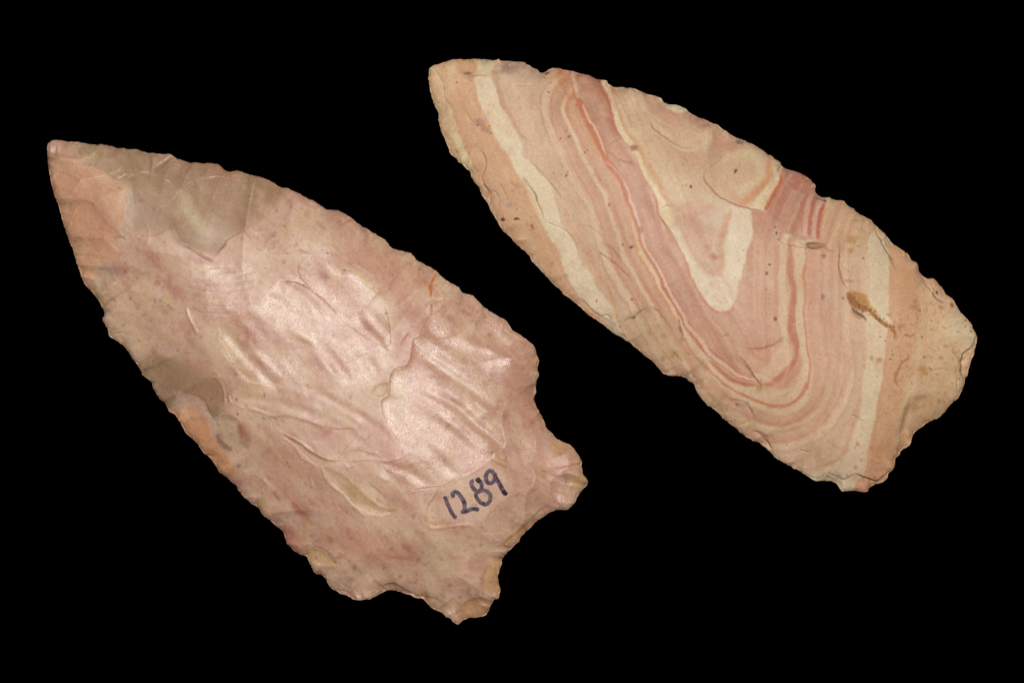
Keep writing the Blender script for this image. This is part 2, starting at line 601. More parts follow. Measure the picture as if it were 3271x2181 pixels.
# ================================================================== pink point
OUT_PINK = P(
    'L1', 500, 1520, 480, 1480, 460, 1400, 437, 1355, 410, 1270, 385, 1190, 350, 1080, 322, 960, 282, 870, 262, 780, 232, 660, 212, 560, 197, 480,
    193, 380, 197, 290, 210, 230, 240, 203, 300, 184, 350, 187, 430, 203, 520, 206, 600, 215, 690, 232, 770, 240, 825, 247, 870, 236,
    930, 248, 1020, 266, 1070, 290, 1110, 288, 1150, 284, 1195, 298, 1250, 300, 1310, 300, 1370, 320, 1440, 344, 1520, 350, 1580, 358,
    1640, 366, 1700, 362, 1750, 372, 1800, 405, 1870, 435, 1940, 455, 2000, 475, 2060, 468, 2150, 488, 2215, 474, 2290, 484, 2340, 492,
    'L2', 420, 330, 465, 373, 540, 390, 600, 375, 660, 385, 700, 402, 780, 424, 850, 446, 900, 452, 960, 474, 1040, 508, 1090, 543,
    1130, 570, 1180, 583, 1255, 596, 1300, 622, 1390, 660, 1450, 698, 1510, 728, 1575, 752, 1620, 785, 1660, 806, 1720, 848, 1770, 866,
    1860, 868, 1900, 888, 1940, 900, 2000, 940, 2060, 975, 2100, 1015, 2150, 1050, 2200, 1085, 2240, 1100, 2300, 1140, 2345, 1165,
    'L3', 410, 407, 450, 418, 500, 450, 530, 485, 575, 550, 620, 572, 700, 592, 770, 605, 825, 620, 870, 665, 905, 712, 960, 740,
    1010, 765, 1040, 785, 1075, 795, 1110, 822, 1165, 862, 1200, 905, 1250, 945, 1310, 985, 1390, 1028, 1435, 1062, 1460, 1098, 1500, 1130,
    1600, 1150, 1620, 1168, 1680, 1225, 1730, 1285, 1790, 1330, 1850, 1370, 1900, 1395, 1945, 1427, 1985, 1440, 2040, 1487, 2070, 1535,
    'L4', 1300, 390, 1315, 412, 1380, 445, 1440, 485, 1490, 525, 1550, 570, 1590, 610, 1610, 660, 1625, 720, 1652, 790, 1645, 830, 1633, 870,
    1637, 915, 1652, 955, 1640, 1000, 1620, 1050, 1612, 1130, 1617, 1190, 1592, 1245, 1600, 1300, 1620, 1360, 1645, 1410, 1660, 1450,
    1685, 1480, 1695, 1520,
    'L5', 1530, 195, 1535, 240, 1570, 285, 1615, 320, 1640, 365, 1690, 405, 1740, 430, 1800, 455, 1850, 475, 1890, 515, 1930, 580, 1970, 640,
    1998, 685, 1983, 718, 1995, 770, 2002, 840, 2030, 875, 2060, 910, 2068, 940, 2055, 980, 2010, 1025, 1990, 1060, 1950, 1110, 1930, 1140,
    1905, 1195, 1860, 1240, 1800, 1285, 1720, 1280, 1620, 1300, 1570, 1330, 1520, 1370, 1450, 1415, 1400, 1450, 1370, 1490, 1310, 1540,
    'L6', 2080, 165, 2050, 220, 2015, 250, 1990, 310, 1940, 350, 1870, 425, 1800, 495, 1775, 540, 1778, 580, 1755, 640, 1735, 710, 1724, 750,
    1735, 840, 1760, 905, 1750, 960, 1735, 1015, 1710, 1030, 1675, 1035, 1655, 1085, 1630, 1115, 1615, 1165, 1585, 1220, 1570, 1240,
    1500, 1258, 1440, 1268, 1370, 1265, 1320, 1285, 1270, 1310, 1245, 1340, 1220, 1348, 1165, 1325, 1145, 1285, 1110, 1260, 1080, 1250,
    1040, 1215, 990, 1185, 940, 1165, 890, 1140, 850, 1095, 810, 1055, 785, 1030, 740, 1022, 690, 1017, 640, 985, 590, 972, 530, 950,
    480, 930, 440, 925, 410, 915, 330, 925, 280, 945, 220, 978, 170, 1005, 110, 1030, 50, 1032,
    'L7', 1176, 1239, 1130, 1236, 1090, 1232, 1060, 1210, 1010, 1185, 980, 1172, 930, 1165, 890, 1130, 840, 1108, 800, 1068, 770, 1025, 755, 985,
    725, 945, 680, 920, 625, 908, 595, 880, 575, 830, 545, 775, 525, 730, 505, 700, 440, 675, 400, 655, 350, 625, 300, 575, 260, 535,
    245, 490, 230, 440, 210, 385, 180, 350, 120, 310, 60, 250, 10, 208,
    'L8', 1330, 1540, 1300, 1500, 1285, 1465, 1250, 1432, 1200, 1415, 1150, 1365, 1110, 1335, 1080, 1305, 1030, 1240, 990, 1180, 930, 1130,
    890, 1090, 840, 1045, 800, 1020, 770, 980, 735, 920, 700, 870, 660, 825, 610, 785, 570, 750, 540, 690, 500, 640, 450, 590, 405, 555,
    360, 510, 325, 440, 280, 370, 235, 300, 200, 272, 155, 250, 130, 210, 115, 160, 85, 130, 45, 105, 25, 70,
    'L10', 392, 819, 370, 780, 348, 730, 345, 685, 320, 655, 280, 625, 240, 600, 208, 568, 210, 545, 170, 480, 130, 420, 100, 385, 70, 340,
    45, 300, 20, 260,
    'L9', 700, 1285, 650, 1245, 590, 1205, 530, 1165, 500, 1150, 492, 1110, 490, 1070, 465, 1020, 425, 955, 430, 915, 450, 880, 445, 840,
    410, 780, 375, 710, 350, 675, 310, 630, 285, 590, 240, 555, 215, 520, 185, 485, 165, 430, 130, 330, 95, 230, 65, 140, 45, 75)

S = Stone(OUT_PINK, 92.0, 430.0, 100)
X, Y = S.X, S.Y
# ---- colour: mottled pink and beige ground
S.C[:] = np.array((197, 164, 142), F32) / 255
AX = 0.72                                                    # mottles run along the flakes
f1 = fbm(X, Y, 150, 201, 5, 1.7, 0.8, AX)
f2 = fbm(X, Y, 80, 202, 5, 1.6, 0.8, AX)
f3 = fbm(X, Y, 38, 203, 4)
f4 = fbm(X, Y, 16, 204, 3)
S.tint(sstep(.02, .5, f1 + .3 * f2), (180, 139, 116), .75)
S.tint(sstep(.05, .5, -f1 + .4 * f3), (202, 176, 146), .6)
S.tint(sstep(.12, .55, f2 + .45 * f3), (172, 128, 106), .5)
S.tint(sstep(.25, .6, f3 * .7 + f4 * .6), (164, 116, 97), .38)
S.tint(sstep(.3, .6, fbm(X, Y, 60, 205, 4)), (188, 152, 112), .4)

# large zones
S.poly(P('M2', 1500, 560, 1640, 640, 1750, 830, 1760, 1050, 1720, 1200, 1650, 1020, 1560, 820, 1450, 640), (206, 183, 148), .6, 16)
S.poly(P('M2', 560, 880, 900, 980, 1250, 1200, 1350, 1450, 1000, 1480, 760, 1300, 600, 1150), (182, 138, 114), .65, 40)
S.poly(P('M2', 250, 820, 600, 900, 760, 1050, 500, 1200, 330, 1080), (186, 143, 120), .6, 30)
S.poly(P('L4', 400, 60, 560, 100, 700, 400, 900, 500, 1150, 640, 1600, 690, 1620, 760, 1250, 720, 900, 560, 640, 480, 480, 300), (182, 144, 118), .6, 22)
S.poly(P('M2', 1350, 60, 1700, 140, 1900, 320, 2150, 420, 2080, 560, 1750, 560, 1500, 380, 1300, 200), (188, 144, 121), .7, 30)
S.poly(P('L7', 200, 340, 380, 380, 700, 380, 1200, 330, 1500, 420, 1900, 480, 1950, 680, 1700, 740, 1350, 800, 1000, 700, 600, 560, 300, 560), (182, 134, 110), .6, 34)
S.poly(P('L6', 800, 380, 1100, 250, 1700, 300, 1500, 480, 1250, 560, 1200, 700, 900, 700, 700, 600), (190, 168, 138), .7, 30)
S.poly(P('L6', 200, 400, 700, 420, 760, 540, 500, 560, 100, 500), (176, 126, 104), .5, 26)
S.poly(P('L8', 1150, 650, 1500, 600, 1900, 850, 2000, 1150, 1700, 1200, 1350, 950), (192, 160, 132), .5, 40)
S.poly(P('L9', 450, 480, 1000, 380, 1200, 700, 1150, 1000, 800, 1250, 560, 1000), (198, 166, 138), .55, 40)
S.poly(P('L5', 1100, 700, 1700, 900, 1600, 1150, 1300, 1300, 1000, 1450, 900, 1250), (182, 146, 122), .55, 30)
S.poly(P('L5', 1050, 300, 1500, 250, 1700, 500, 1500, 650, 1200, 550), (196, 164, 140), .5, 34)
S.poly(P('L3', 250, 600, 600, 600, 1000, 900, 1000, 1200, 700, 1150, 350, 1000), (190, 148, 122), .6, 30)

# grey tan zone behind the tip
GREY = P('L1', 760, 240, 1150, 290, 1640, 366, 'L2', 45, 280, 300, 290, 465, 380, 850, 450, 1130, 575, 1180, 600, 1150, 700, 950, 900, 760, 1090,
         'M1', 1450, 790, 1340, 850, 1300, 930, 1100, 960, 900, 860, 760, 760, 560, 740, 330, 700, 340, 480, 360, 340, 330, 260, 200, 200, 60, 110, 'L1', 600, 330)
S.poly(GREY, (160, 132, 104), .75, 30)
S.poly(P('L1', 900, 480, 1300, 420, 1700, 500, 2100, 560, 2300, 640, 1900, 720, 1500, 700, 1200, 620), (152, 125, 95), .7, 40)
S.poly(P('L2', 250, 500, 700, 470, 1000, 620, 900, 780, 600, 900, 350, 800), (160, 131, 102), .65, 40)
S.poly(P('L1', 1230, 740, 1380, 850, 1380, 1050, 1340, 1250, 1230, 1300, 1200, 1100, 1225, 900), (180, 160, 134), .65, 20)
S.poly(P('M1', 870, 370, 960, 400, 1040, 560, 1120, 680, 1180, 780, 1080, 760, 980, 640, 880, 500), (192, 173, 142), .8, 16)
S.line(P('M1', 790, 560, 830, 720, 900, 840, 990, 910), 26, (150, 121, 92), .6, 12)
S.poly(P('M1', 1600, 440, 1850, 400, 1800, 560, 1720, 600, 1600, 700, 1480, 680, 1580, 560), (170, 126, 103), .65, 16)
S.line(P('M1', 1410, 500, 1440, 570, 1500, 660, 1560, 700), (10, 24), (150, 105, 88), .55, 8)
S.line(P('M1', 1200, 230, 1280, 300, 1320, 350), 14, (160, 118, 97), .5, 8)
S.poly(P('M1', 540, 610, 640, 570, 720, 760, 800, 860, 720, 880, 620, 780), (165, 130, 113), .6, 16)
S.poly(P('M1', 990, 1010, 1120, 1000, 1220, 1060, 1150, 1080, 1020, 1060), (158, 110, 97), .55, 12)
S.poly(P('L1', 480, 260, 640, 230, 900, 255, 930, 330, 760, 480, 600, 420, 560, 340), (182, 165, 128), .7, 18)
S.poly(P('L2', 390, 380, 560, 400, 820, 440, 760, 470, 500, 430), (186, 155, 112), .6, 8)
S.poly(P('L2', 960, 560, 1130, 640, 1060, 690, 960, 640), (158, 130, 85), .6, 10)

# peach tip
TIP = P('L1', 215, 560, 260, 440, 430, 412, 550, 432, 640, 500, 740, 505, 870, 560, 960, 615, 1060, 690, 1190, 742, 1238, 800, 1215, 900, 1205, 1010,
        1200, 1200, 1170, 1290, 1120, 1330, 1190, 1400, 1080, 1400, 1000, 1450, 'L9', 660, 60, 610, 180, 560, 240, 420, 235, 350, 330, 340, 440, 240, 510,
        120, 480, 20, 100, 'L1', 300, 1100, 190, 800)
S.poly(TIP, (205, 166, 134), .95, 4)
S.poly(P('L1', 230, 640, 500, 690, 800, 900, 900, 1130, 1060, 1300, 1000, 1450, 880, 1568, 'L9', 560, 200, 330, 300, 240, 440, 130, 400, 20, 100, 'L1', 260, 900), (196, 146, 113), .75, 34)
S.poly(P('L1', 450, 1200, 700, 1320, 950, 1240, 1000, 1400, 850, 1560, 'L9', 300, 60, 200, 40), (194, 142, 108), .5, 30)
S.spots('L1', [(410, 940, 30, 45), (510, 1090, 26, 55, -.4), (590, 1420, 90, 40, .2), (820, 1490, 90, 40, .3), (930, 1390, 40, 80, -.2), (760, 1430, 30), (310, 760, 40, 70, .2), (300, 400, 55, 40)],
        (180, 120, 80), .45, .8)
S.spots('L9', [(210, 240, 55, 80, .3), (280, 310, 30), (235, 390, 45, 35), (350, 30, 70, 40)], (178, 120, 80), .5, .8)
S.poly(P('L9', 390, 250, 600, 250, 640, 330, 520, 470, 440, 500, 390, 400), (172, 147, 130), .75, 12)
S.line(P('L9', 330, 470, 375, 500, 375, 560), 10, (214, 200, 182), .8, 3)
# yellow and olive slips
for pts, a in ((P('L9', 220, 530, 340, 510, 380, 600, 480, 640, 500, 760, 480, 860, 420, 780, 330, 640), .75), (P('L9', 540, 620, 690, 640, 710, 690, 600, 690), .55),
               (P('L9', 1240, 640, 1280, 640, 1370, 800, 1300, 870, 1260, 800), .85), (P('L9', 1195, 1100, 1270, 1140, 1350, 1220, 1400, 1290, 1260, 1220, 1200, 1190), .85),
               (P('L10', 770, 350, 830, 380, 950, 560, 880, 520), .5)):
    S.poly(pts, (184, 154, 108), a * .75, 7)
S.line(P('L9', 1180, 180, 1230, 215), 9, (176, 148, 98), .8, 3)
S.spots('L9', [(1220, 545, 20, 40, .6), (1370, 620, 55, 80), (1140, 490, 36), (1290, 480, 30, 90), (1640, 200, 170, 50, .35), (590, 450, 18), (960, 890, 36, 22), (1050, 960, 16), (590, 1060, 22),
               (730, 350, 24), (1060, 170, 30, 14), (540, 690, 14), (890, 800, 24, 12, -.7), (1040, 705, 14), (690, 1190, 70, 26, .6)], (158, 102, 88), .55, .7)

# grey brown zone on the left edge with the orange chip
S.poly(P('L10', 250, 380, 420, 340, 700, 380, 1000, 560, 1200, 650, 1270, 800, 1250, 1000, 1180, 1090, 1060, 1060, 950, 880, 720, 770, 640, 880, 560, 970, 470, 890, 340, 680, 215, 550), (152, 125, 97), .85, 18)
S.poly(P('L10', 380, 420, 650, 480, 900, 650, 850, 760, 560, 720, 380, 620), (142, 114, 85), .6, 30)
S.poly(P('L9', 1180, 1200, 1500, 1150, 1800, 1250, 1900, 1500, 1600, 1560, 1300, 1400, 1180, 1300), (180, 150, 126), .6, 26)
S.poly(P('L10', 1140, 0, 1420, 20, 1460, 250, 1400, 420, 1280, 320, 1190, 160), (196, 174, 142), .6, 16)
S.line(P('L10', 1500, 20, 1560, 130, 1500, 300, 1470, 420), (14, 26), (165, 118, 103), .55, 8)
S.poly(P('L10', 640, 900, 690, 775, 760, 795, 930, 850, 960, 905, 1030, 925, 1060, 1050, 1110, 1125, 1175, 1150, 1172, 1400, 1225, 1470, 1050, 1310, 1000, 1130, 850, 990, 560, 1000, 600, 960), (196, 170, 150), .9, 3)
S.poly(P('L10', 560, 1000, 850, 985, 960, 1060, 1045, 1200, 1110, 1350, 1225, 1475, 1255, 1560, 'L8', 940, 900, 1000, 1020, 900, 1080, 780, 960, 560, 720, 300, 380, 160, 240), (203, 152, 116), .85, 7)
S.poly(P('L8', 330, 320, 480, 420, 560, 520, 700, 600, 760, 700, 640, 700, 520, 560, 400, 440), (200, 142, 100), .65, 18)
S.line(P('L8', 560, 320, 610, 400, 640, 520, 650, 620), (14, 26), (194, 132, 90), .6, 10)
S.line(P('L8', 640, 740, 780, 800, 900, 900), (16, 22), (176, 120, 74), .6, 10)
S.poly(P('L10', 1190, 1110, 1290, 1065, 1390, 1085, 1470, 1190, 1480, 1300, 1460, 1420, 1400, 1470, 1280, 1440, 1190, 1350, 1172, 1220), (172, 150, 122), .85, 8)
S.line(P('L10', 1240, 1330, 1330, 1310, 1450, 1340), 8, (186, 166, 130), .6, 5)
S.line(P('L10', 1220, 1390, 1320, 1380, 1440, 1400), 8, (186, 168, 134), .6, 5)
S.poly(P('L10', 1040, 940, 1180, 960, 1190, 1080, 1110, 1110, 1060, 1040), (134, 106, 86), .7, 6)
S.line(P('L10', 1180, 1330, 1230, 1440, 1330, 1490), 18, (136, 104, 86), .7, 7)
S.line(P('L10', 1500, 1200, 1550, 1330, 1520, 1420), (30, 36), (140, 105, 86), .7, 12)
S.poly(P('L10', 1200, 960, 1280, 900, 1390, 960, 1460, 1080, 1300, 1040), (190, 158, 146), .7, 8)

# leaf-shaped tan scar, tan chip, yellow chip at the barb
S.poly(P('M3', 860, 860, 960, 930, 1080, 970, 1180, 1000, 1060, 1030, 930, 980), (170, 138, 104), .7, 6)
S.poly(P('M3', 1070, 1065, 1150, 1080, 1250, 1130, 1350, 1220, 1450, 1320, 1600, 1440, 1740, 1480, 1800, 1500, 1650, 1545, 1500, 1510, 1350, 1430, 1200, 1290, 1100, 1180), (184, 152, 120), .65, 9)
S.poly(P('M3', 1320, 1220, 1500, 1340, 1620, 1440, 1500, 1490, 1360, 1400, 1240, 1260), (170, 138, 90), .5, 16)
S.spots('M3', [(1745, 1500, 50, 30)], (178, 132, 72), .7, .5)
S.poly(P('M3', 1430, 1245, 1490, 1195, 1600, 1280, 1720, 1400, 1620, 1390, 1500, 1310), (206, 182, 150), .65, 6)
S.poly(P('M3', 1540, 310, 1590, 250, 1700, 228, 1706, 300, 1690, 325, 1640, 350, 1560, 335), (188, 158, 122), .75, 3)
S.spots('M3', [(1630, 355, 26, 10)], (150, 95, 60), .6, .6)
S.poly(P('L7', 470, 630, 560, 580, 660, 575, 780, 640, 860, 720, 885, 770, 800, 795, 650, 790, 570, 720), (190, 156, 108), .8, 6)
S.line(P('L7', 500, 190, 500, 320, 460, 470), (10, 14), (186, 148, 90), .6, 5)
S.poly(P('L7', 230, 320, 330, 360, 420, 520, 520, 560, 380, 610, 290, 520), (150, 96, 78), .7, 14)
S.line(P('L7', 330, 20, 400, 110, 480, 180), (12, 8), (160, 105, 85), .5, 6)
S.spots('L7', [(1040, 380, 24, 44, -.6), (810, 480, 36, 55, -.5), (1110, 810, 24), (660, 870, 40, 36), (920, 690, 40, 30), (1480, 830, 14, 26), (1760, 570, 70, 46, .4), (1660, 690, 130, 26, .15), (1860, 170, 22),
               (1910, 720, 24, 34, .5), (2300, 1040, 30, 26), (1870, 1010, 28, 20)], (160, 103, 86), .6, .7)
S.poly(P('L7', 1740, 400, 1820, 340, 1840, 380, 1760, 470), (200, 180, 146), .8, 8)
S.line(P('L7', 1600, 440, 1700, 550), 12, (198, 178, 142), .7, 8)
# base of the stem
S.poly(P('L6', 1640, 560, 1770, 560, 1730, 700, 1740, 860, 1750, 950, 1620, 950, 1530, 860, 1560, 680), (190, 153, 106), .8, 9)
S.poly(P('L6', 1230, 1100, 1380, 1030, 1500, 1010, 1620, 1090, 1600, 1180, 1560, 1240, 1300, 1280, 1220, 1240), (170, 132, 90), .8, 14)
S.poly(P('L6', 1000, 1040, 1100, 1110, 1160, 1200, 1090, 1220, 900, 1130, 850, 1060), (150, 122, 92), .7, 12)
S.line(P('L6', 700, 940, 850, 970, 940, 1000), 22, (166, 134, 90), .6, 8)
S.line(P('L6', 120, 880, 250, 850, 420, 820, 520, 880), 26, (158, 128, 92), .6, 10)
S.line(P('L6', 1800, 340, 1900, 260, 2060, 120, 2200, 20), (26, 10), (160, 122, 76), .7, 5)
S.spots('L6', [(1120, 850, 28, 32), (700, 820, 26, 20), (1260, 1000, 34, 20), (1540, 960, 20), (520, 735, 16)], (178, 118, 76), .7, .4)
S.spots('L6', [(1440, 575, 100, 70), (1270, 490, 40, 26), (840, 595, 16), (620, 595, 16), (300, 640, 16)], (166, 112, 94), .5, .8)
S.poly(P('L5', 1610, 450, 1800, 470, 1880, 520, 1750, 570, 1640, 600), (184, 148, 102), .75, 10)
S.poly(P('L5', 1850, 620, 1960, 650, 1900, 680), (184, 138, 90), .6, 8)
S.poly(P('L5', 1450, 740, 1520, 720, 1560, 810, 1530, 830), (190, 146, 100), .8, 4)
S.poly(P('L5', 1890, 870, 1990, 840, 2065, 930, 2000, 1020, 1880, 1040, 1830, 1020), (186, 148, 100), .75, 6)
S.poly(P('L5', 2010, 1020, 2060, 950, 2068, 900, 2030, 930, 2000, 990), (150, 138, 118), .8, 4)
S.poly(P('L5', 1340, 60, 1450, 50, 1460, 120, 1340, 140), (186, 150, 106), .6, 10)
S.poly(P('L5', 1470, 110, 1530, 200, 1530, 240, 1470, 230), (184, 156, 108), .6, 6)
S.poly(P('L5', 840, 640, 900, 560, 1010, 600, 1080, 740, 980, 720), (196, 174, 126), .7, 8)
S.line(P('L5', 840, 640, 960, 690, 1080, 750), 5, (160, 120, 76), .7, 3)
S.line(P('L5', 900, 540, 960, 630, 1050, 660), 4, (160, 124, 80), .7, 3)
S.spots('L5', [(870, 553, 16), (1045, 625, 10), (1040, 660, 12)], (92, 58, 50), .85, .3)
S.spots('L5', [(770, 420, 26, 20), (830, 460, 10), (1230, 435, 14), (900, 430, 12)], (170, 120, 76), .7, .4)
S.line(P('L5', 20, 1330, 120, 1440, 230, 1490), (10, 24), (186, 134, 96), .6, 8)
S.spots('L5', [(1190, 970, 40, 30), (1320, 890, 60, 16, .1), (1110, 780, 24), (1390, 1030, 40, 24), (1290, 1210, 26), (1580, 1060, 40, 14, .6), (1210, 610, 26, 60, -.4), (740, 190, 50, 30, .4), (1050, 100, 50, 90)], (168, 116, 98), .5, .7)
S.spots('L4', [(1635, 755, 14, 24), (1280, 760, 60, 24), (1120, 1360, 50, 70), (830, 300, 40, 26), (530, 270, 50), (740, 200, 60, 20, .5)], (170, 116, 100), .5, .7)
S.spots('L4', [(1632, 1005, 12, 30, .3)], (166, 96, 48), .85, .4)
# streaks and clouds over everything: pink veins and pale wisps along the flakes
g1 = fbm(X, Y, 30, 211, 4, 2.6, 0.8, 0.8)
g2 = fbm(X, Y, 55, 212, 5, 2.0, 0.9, 0.95)
g3 = fbm(X, Y, 12, 213, 3)
S.tint(sstep(.08, .6, g1 + .3 * g3), (174, 122, 104), .36)
S.tint(sstep(.1, .6, -g1 + .3 * g3), (210, 184, 152), .3)
S.tint(sstep(.1, .55, g2), (170, 120, 102), .32)
S.tint(sstep(.1, .55, -g2), (204, 176, 146), .3)
h1 = fbm(X, Y, 95, 221, 5, 1.8, .9, .85)
h2 = fbm(X, Y, 24, 222, 4, 1.5, .9, .7)
S.tint(sstep(.05, .45, h1 + .35 * h2), (184, 128, 108), .34)
S.tint(sstep(.05, .45, -h1 + .35 * h2), (210, 184, 150), .34)
S.tint(sstep(.3, .6, h2), (158, 104, 88), .3)
S.tint(sstep(.3, .62, fbm(X, Y, 34, 223, 4)), (196, 158, 108), .28)
S.poly(GREY, (156, 130, 102), .42, 34)
S.poly(P('L10', 250, 380, 420, 340, 700, 380, 1000, 560, 1200, 650, 1270, 800, 1250, 1000, 1180, 1090, 1060, 1060, 950, 880, 720, 770, 640, 880, 560, 970, 470, 890, 340, 680, 215, 550), (146, 120, 92), .42, 30)
S.poly(P('M1', 870, 370, 960, 400, 1040, 560, 1120, 680, 1180, 780, 1080, 760, 980, 640, 880, 500), (190, 174, 140), .6, 14)
S.poly(TIP, (206, 164, 132), .35, 4)
# rust streaks and dots
S.line(P('L3', 1135, 900, 1115, 950, 1095, 1000, 1078, 1060, 1088, 1110, 1078, 1190), (6, 8, 7, 14, 8, 4), (184, 108, 52), .95, 2.5, warp=False)
S.line(P('M2', 1905, 980, 1870, 1030, 1830, 1100), (7, 8, 6), (170, 84, 50), .9, 2.5, warp=False)
S.line(P('M2', 2122, 700, 2135, 750, 2120, 800), (5, 8), (178, 98, 60), .8, 2.5)
S.line(P('M2', 2090, 820, 2050, 860, 2020, 900), 5, (150, 84, 66), .7, 2.5)
S.spots('M2', [(1040, 157, 12), (1092, 188, 16), (692, 196, 11), (796, 98, 10), (835, 68, 8), (1950, 922, 13)], (170, 88, 44), .85, .35)
S.spots('M2', [(1270, 360, 26, 14), (1310, 375, 12)], (78, 66, 56), .85, .3)
S.spots('M2', [(1060, 400, 60, 50), (1090, 430, 26), (1490, 920, 60, 40, .6), (990, 1240, 40, 60), (480, 960, 60, 16, .2), (700, 1080, 160, 36, .35), (1430, 1200, 60, 30), (300, 980, 24, 90, -.2)], (160, 112, 100), .5, .8)
S.poly(P('M2', 1200, 320, 1330, 330, 1500, 470, 1590, 580, 1470, 520, 1340, 400), (204, 180, 138), .7, 7)
S.spots('L8', [(940, 20, 26), (1090, 480, 50, 90), (1130, 560, 60), (1040, 930, 30, 24), (1660, 880, 14, 26, -.4), (1680, 935, 16), (1510, 1300, 60, 20, .8), (1760, 1420, 70, 18, .7), (1850, 1510, 60, 20, .4)], (158, 98, 82), .6, .7)
S.spots('L8', [(1030, 95, 14, 22), (1040, 275, 14), (1460, 320, 8), (1497, 320, 8)], (96, 70, 56), .75, .4)
S.poly(P('L8', 1280, 1330, 1380, 1380, 1320, 1450, 1240, 1420), (170, 144, 92), .6, 12)
S.poly(P('L5', 270, 1010, 640, 810, 840, 700, 1000, 780, 1070, 1000, 1000, 1150, 830, 1290, 730, 1400, 420, 1430, 240, 1330), (212, 182, 162), .5, 10)
S.bleed(9)
S.C *= np.array((.985, .96, .955), F32)
# fine specks of both colours
r = random.Random(5)
ins = S.sd_edge > 12
jj, ii = np.nonzero(ins)
for k in range(1300):
    q = r.randrange(len(jj))
    big = r.random() < .15
    S.spot(X[jj[q], ii[q]], Y[jj[q], ii[q]], r.uniform(1.6, 3.2) + (4 if big else 0), r.uniform(1.6, 3.2) + (2 if big else 0), r.uniform(0, 3),
           r.choice([(128, 84, 72), (150, 98, 84), (110, 80, 66), (164, 110, 92)]), r.uniform(.18, .5) * (.8 if big else 1), .6)

# ---- relief
S.scar_amt = 0.85
S.edge_scars((90, 240), (220, 480), (50, 110), (8, 20), 11, 0, .75)
S.edge_scars((30, 150), (100, 260), (26, 74), (5, 13), 13, 0, .7)
S.edge_scars((12, 80), (30, 110), (9, 38), (2, 9), 12, 0, .8)
S.Z += 6.0 * fbm(X, Y, 210, 31, 2) * sstep(0, 90, S.sd_edge)
S.Z += 0.6 * fbm(X, Y, 46, 32, 3) * sstep(0, 40, S.sd_edge)
# long ripples that run along the flakes
bend = X + 30 * fbm(X, Y, 260, 34, 2)
S.Z += 0.9 * fbm(bend, Y, 52, 33, 1, 9.0, 0.8, 0.74) * sstep(20, 120, S.sd_edge)

S.relief = 0.75
# right hand scar with the sharp left wall
C1W = P('M2', 2125, 690, 2110, 800, 2070, 870, 2010, 1040, 1950, 1050, 1940, 1180, 1900, 1290, 1850, 1320, 1760, 1340, 'M3', 1715, 180, 1710, 330, 1640, 410,
        1660, 540, 1700, 640, 1780, 780, 1840, 890, 1848, 980, 1820, 1025, 1650, 1035)
C1 = C1W + P('M3', 1700, 1140, 1900, 1260, 2240, 1250, 'L5', 250, 980, 420, 880, 640, 780, 830, 650, 1040, 470, 1020, 320, 985, 180, 1010, 60,
             'L4', 1180, 1500, 1240, 1330, 1320, 1250, 1550, 1060, 1600, 900, 1560, 640, 1300, 450, 900, 200, 600, 60, 330, 20)
S.carve(C1, C1W, 13, 150, 6)
S.step(C1, C1W, 3.0, 60, 3)
C1R = P('L4', 1550, 1060, 1320, 1250, 1240, 1330, 1180, 1500, 'L5', 1010, 60, 985, 180, 1020, 320, 1040, 470)
S.carve(P('L4', 1560, 1060, 1320, 1250, 1240, 1330, 1180, 1500, 'L5', 985, 180, 1020, 320, 1045, 480, 1250, 520, 1700, 480, 1560, 200, 1450, 0, 'L4', 1600, 1200), C1R, 9, 90, 3)
# field of the number, below the scar
NF = P('L5', 250, 985, 420, 885, 640, 785, 830, 655)
S.carve(NF + P('L5', 1050, 750, 1100, 1000, 1010, 1160, 830, 1300, 760, 1400, 700, 1480, 300, 1500, 60, 1300), NF, 6, 110, 3)
S.carve(P('L5', 1020, 1160, 900, 1230, 830, 1300, 780, 1400, 740, 1480, 780, 1560, 1100, 1560, 1400, 1400, 1500, 1200, 1300, 1050), P('L5', 1020, 1160, 900, 1230, 830, 1300, 780, 1400, 740, 1480), 6, 80, 3)
S.carve(P('L5', 1300, 700, 1500, 870, 1650, 1010, 1780, 1060, 1830, 1020, 1880, 870, 1700, 850, 1560, 800, 1430, 720), P('L5', 1300, 700, 1500, 870, 1650, 1010, 1780, 1060), 8, 50, 3)
# middle scar
C2 = P('M2', 30, 890, 180, 830, 280, 780, 450, 640, 560, 510)
S.carve(C2 + P('M2', 760, 480, 1000, 600, 1300, 900, 1600, 1150, 1750, 1250, 1650, 1450, 1200, 1568, 700, 1500, 300, 1450, 100, 1200), C2, 9, 120, 9)
C3 = P('M2', 960, 200, 1090, 200, 1130, 290, 1220, 370, 1330, 390, 1470, 490, 1590, 580, 1640, 670)
S.carve(C3 + P('M2', 1700, 850, 1720, 1100, 1500, 1050, 1200, 800, 950, 560, 800, 350), C3, 7, 90, 3)
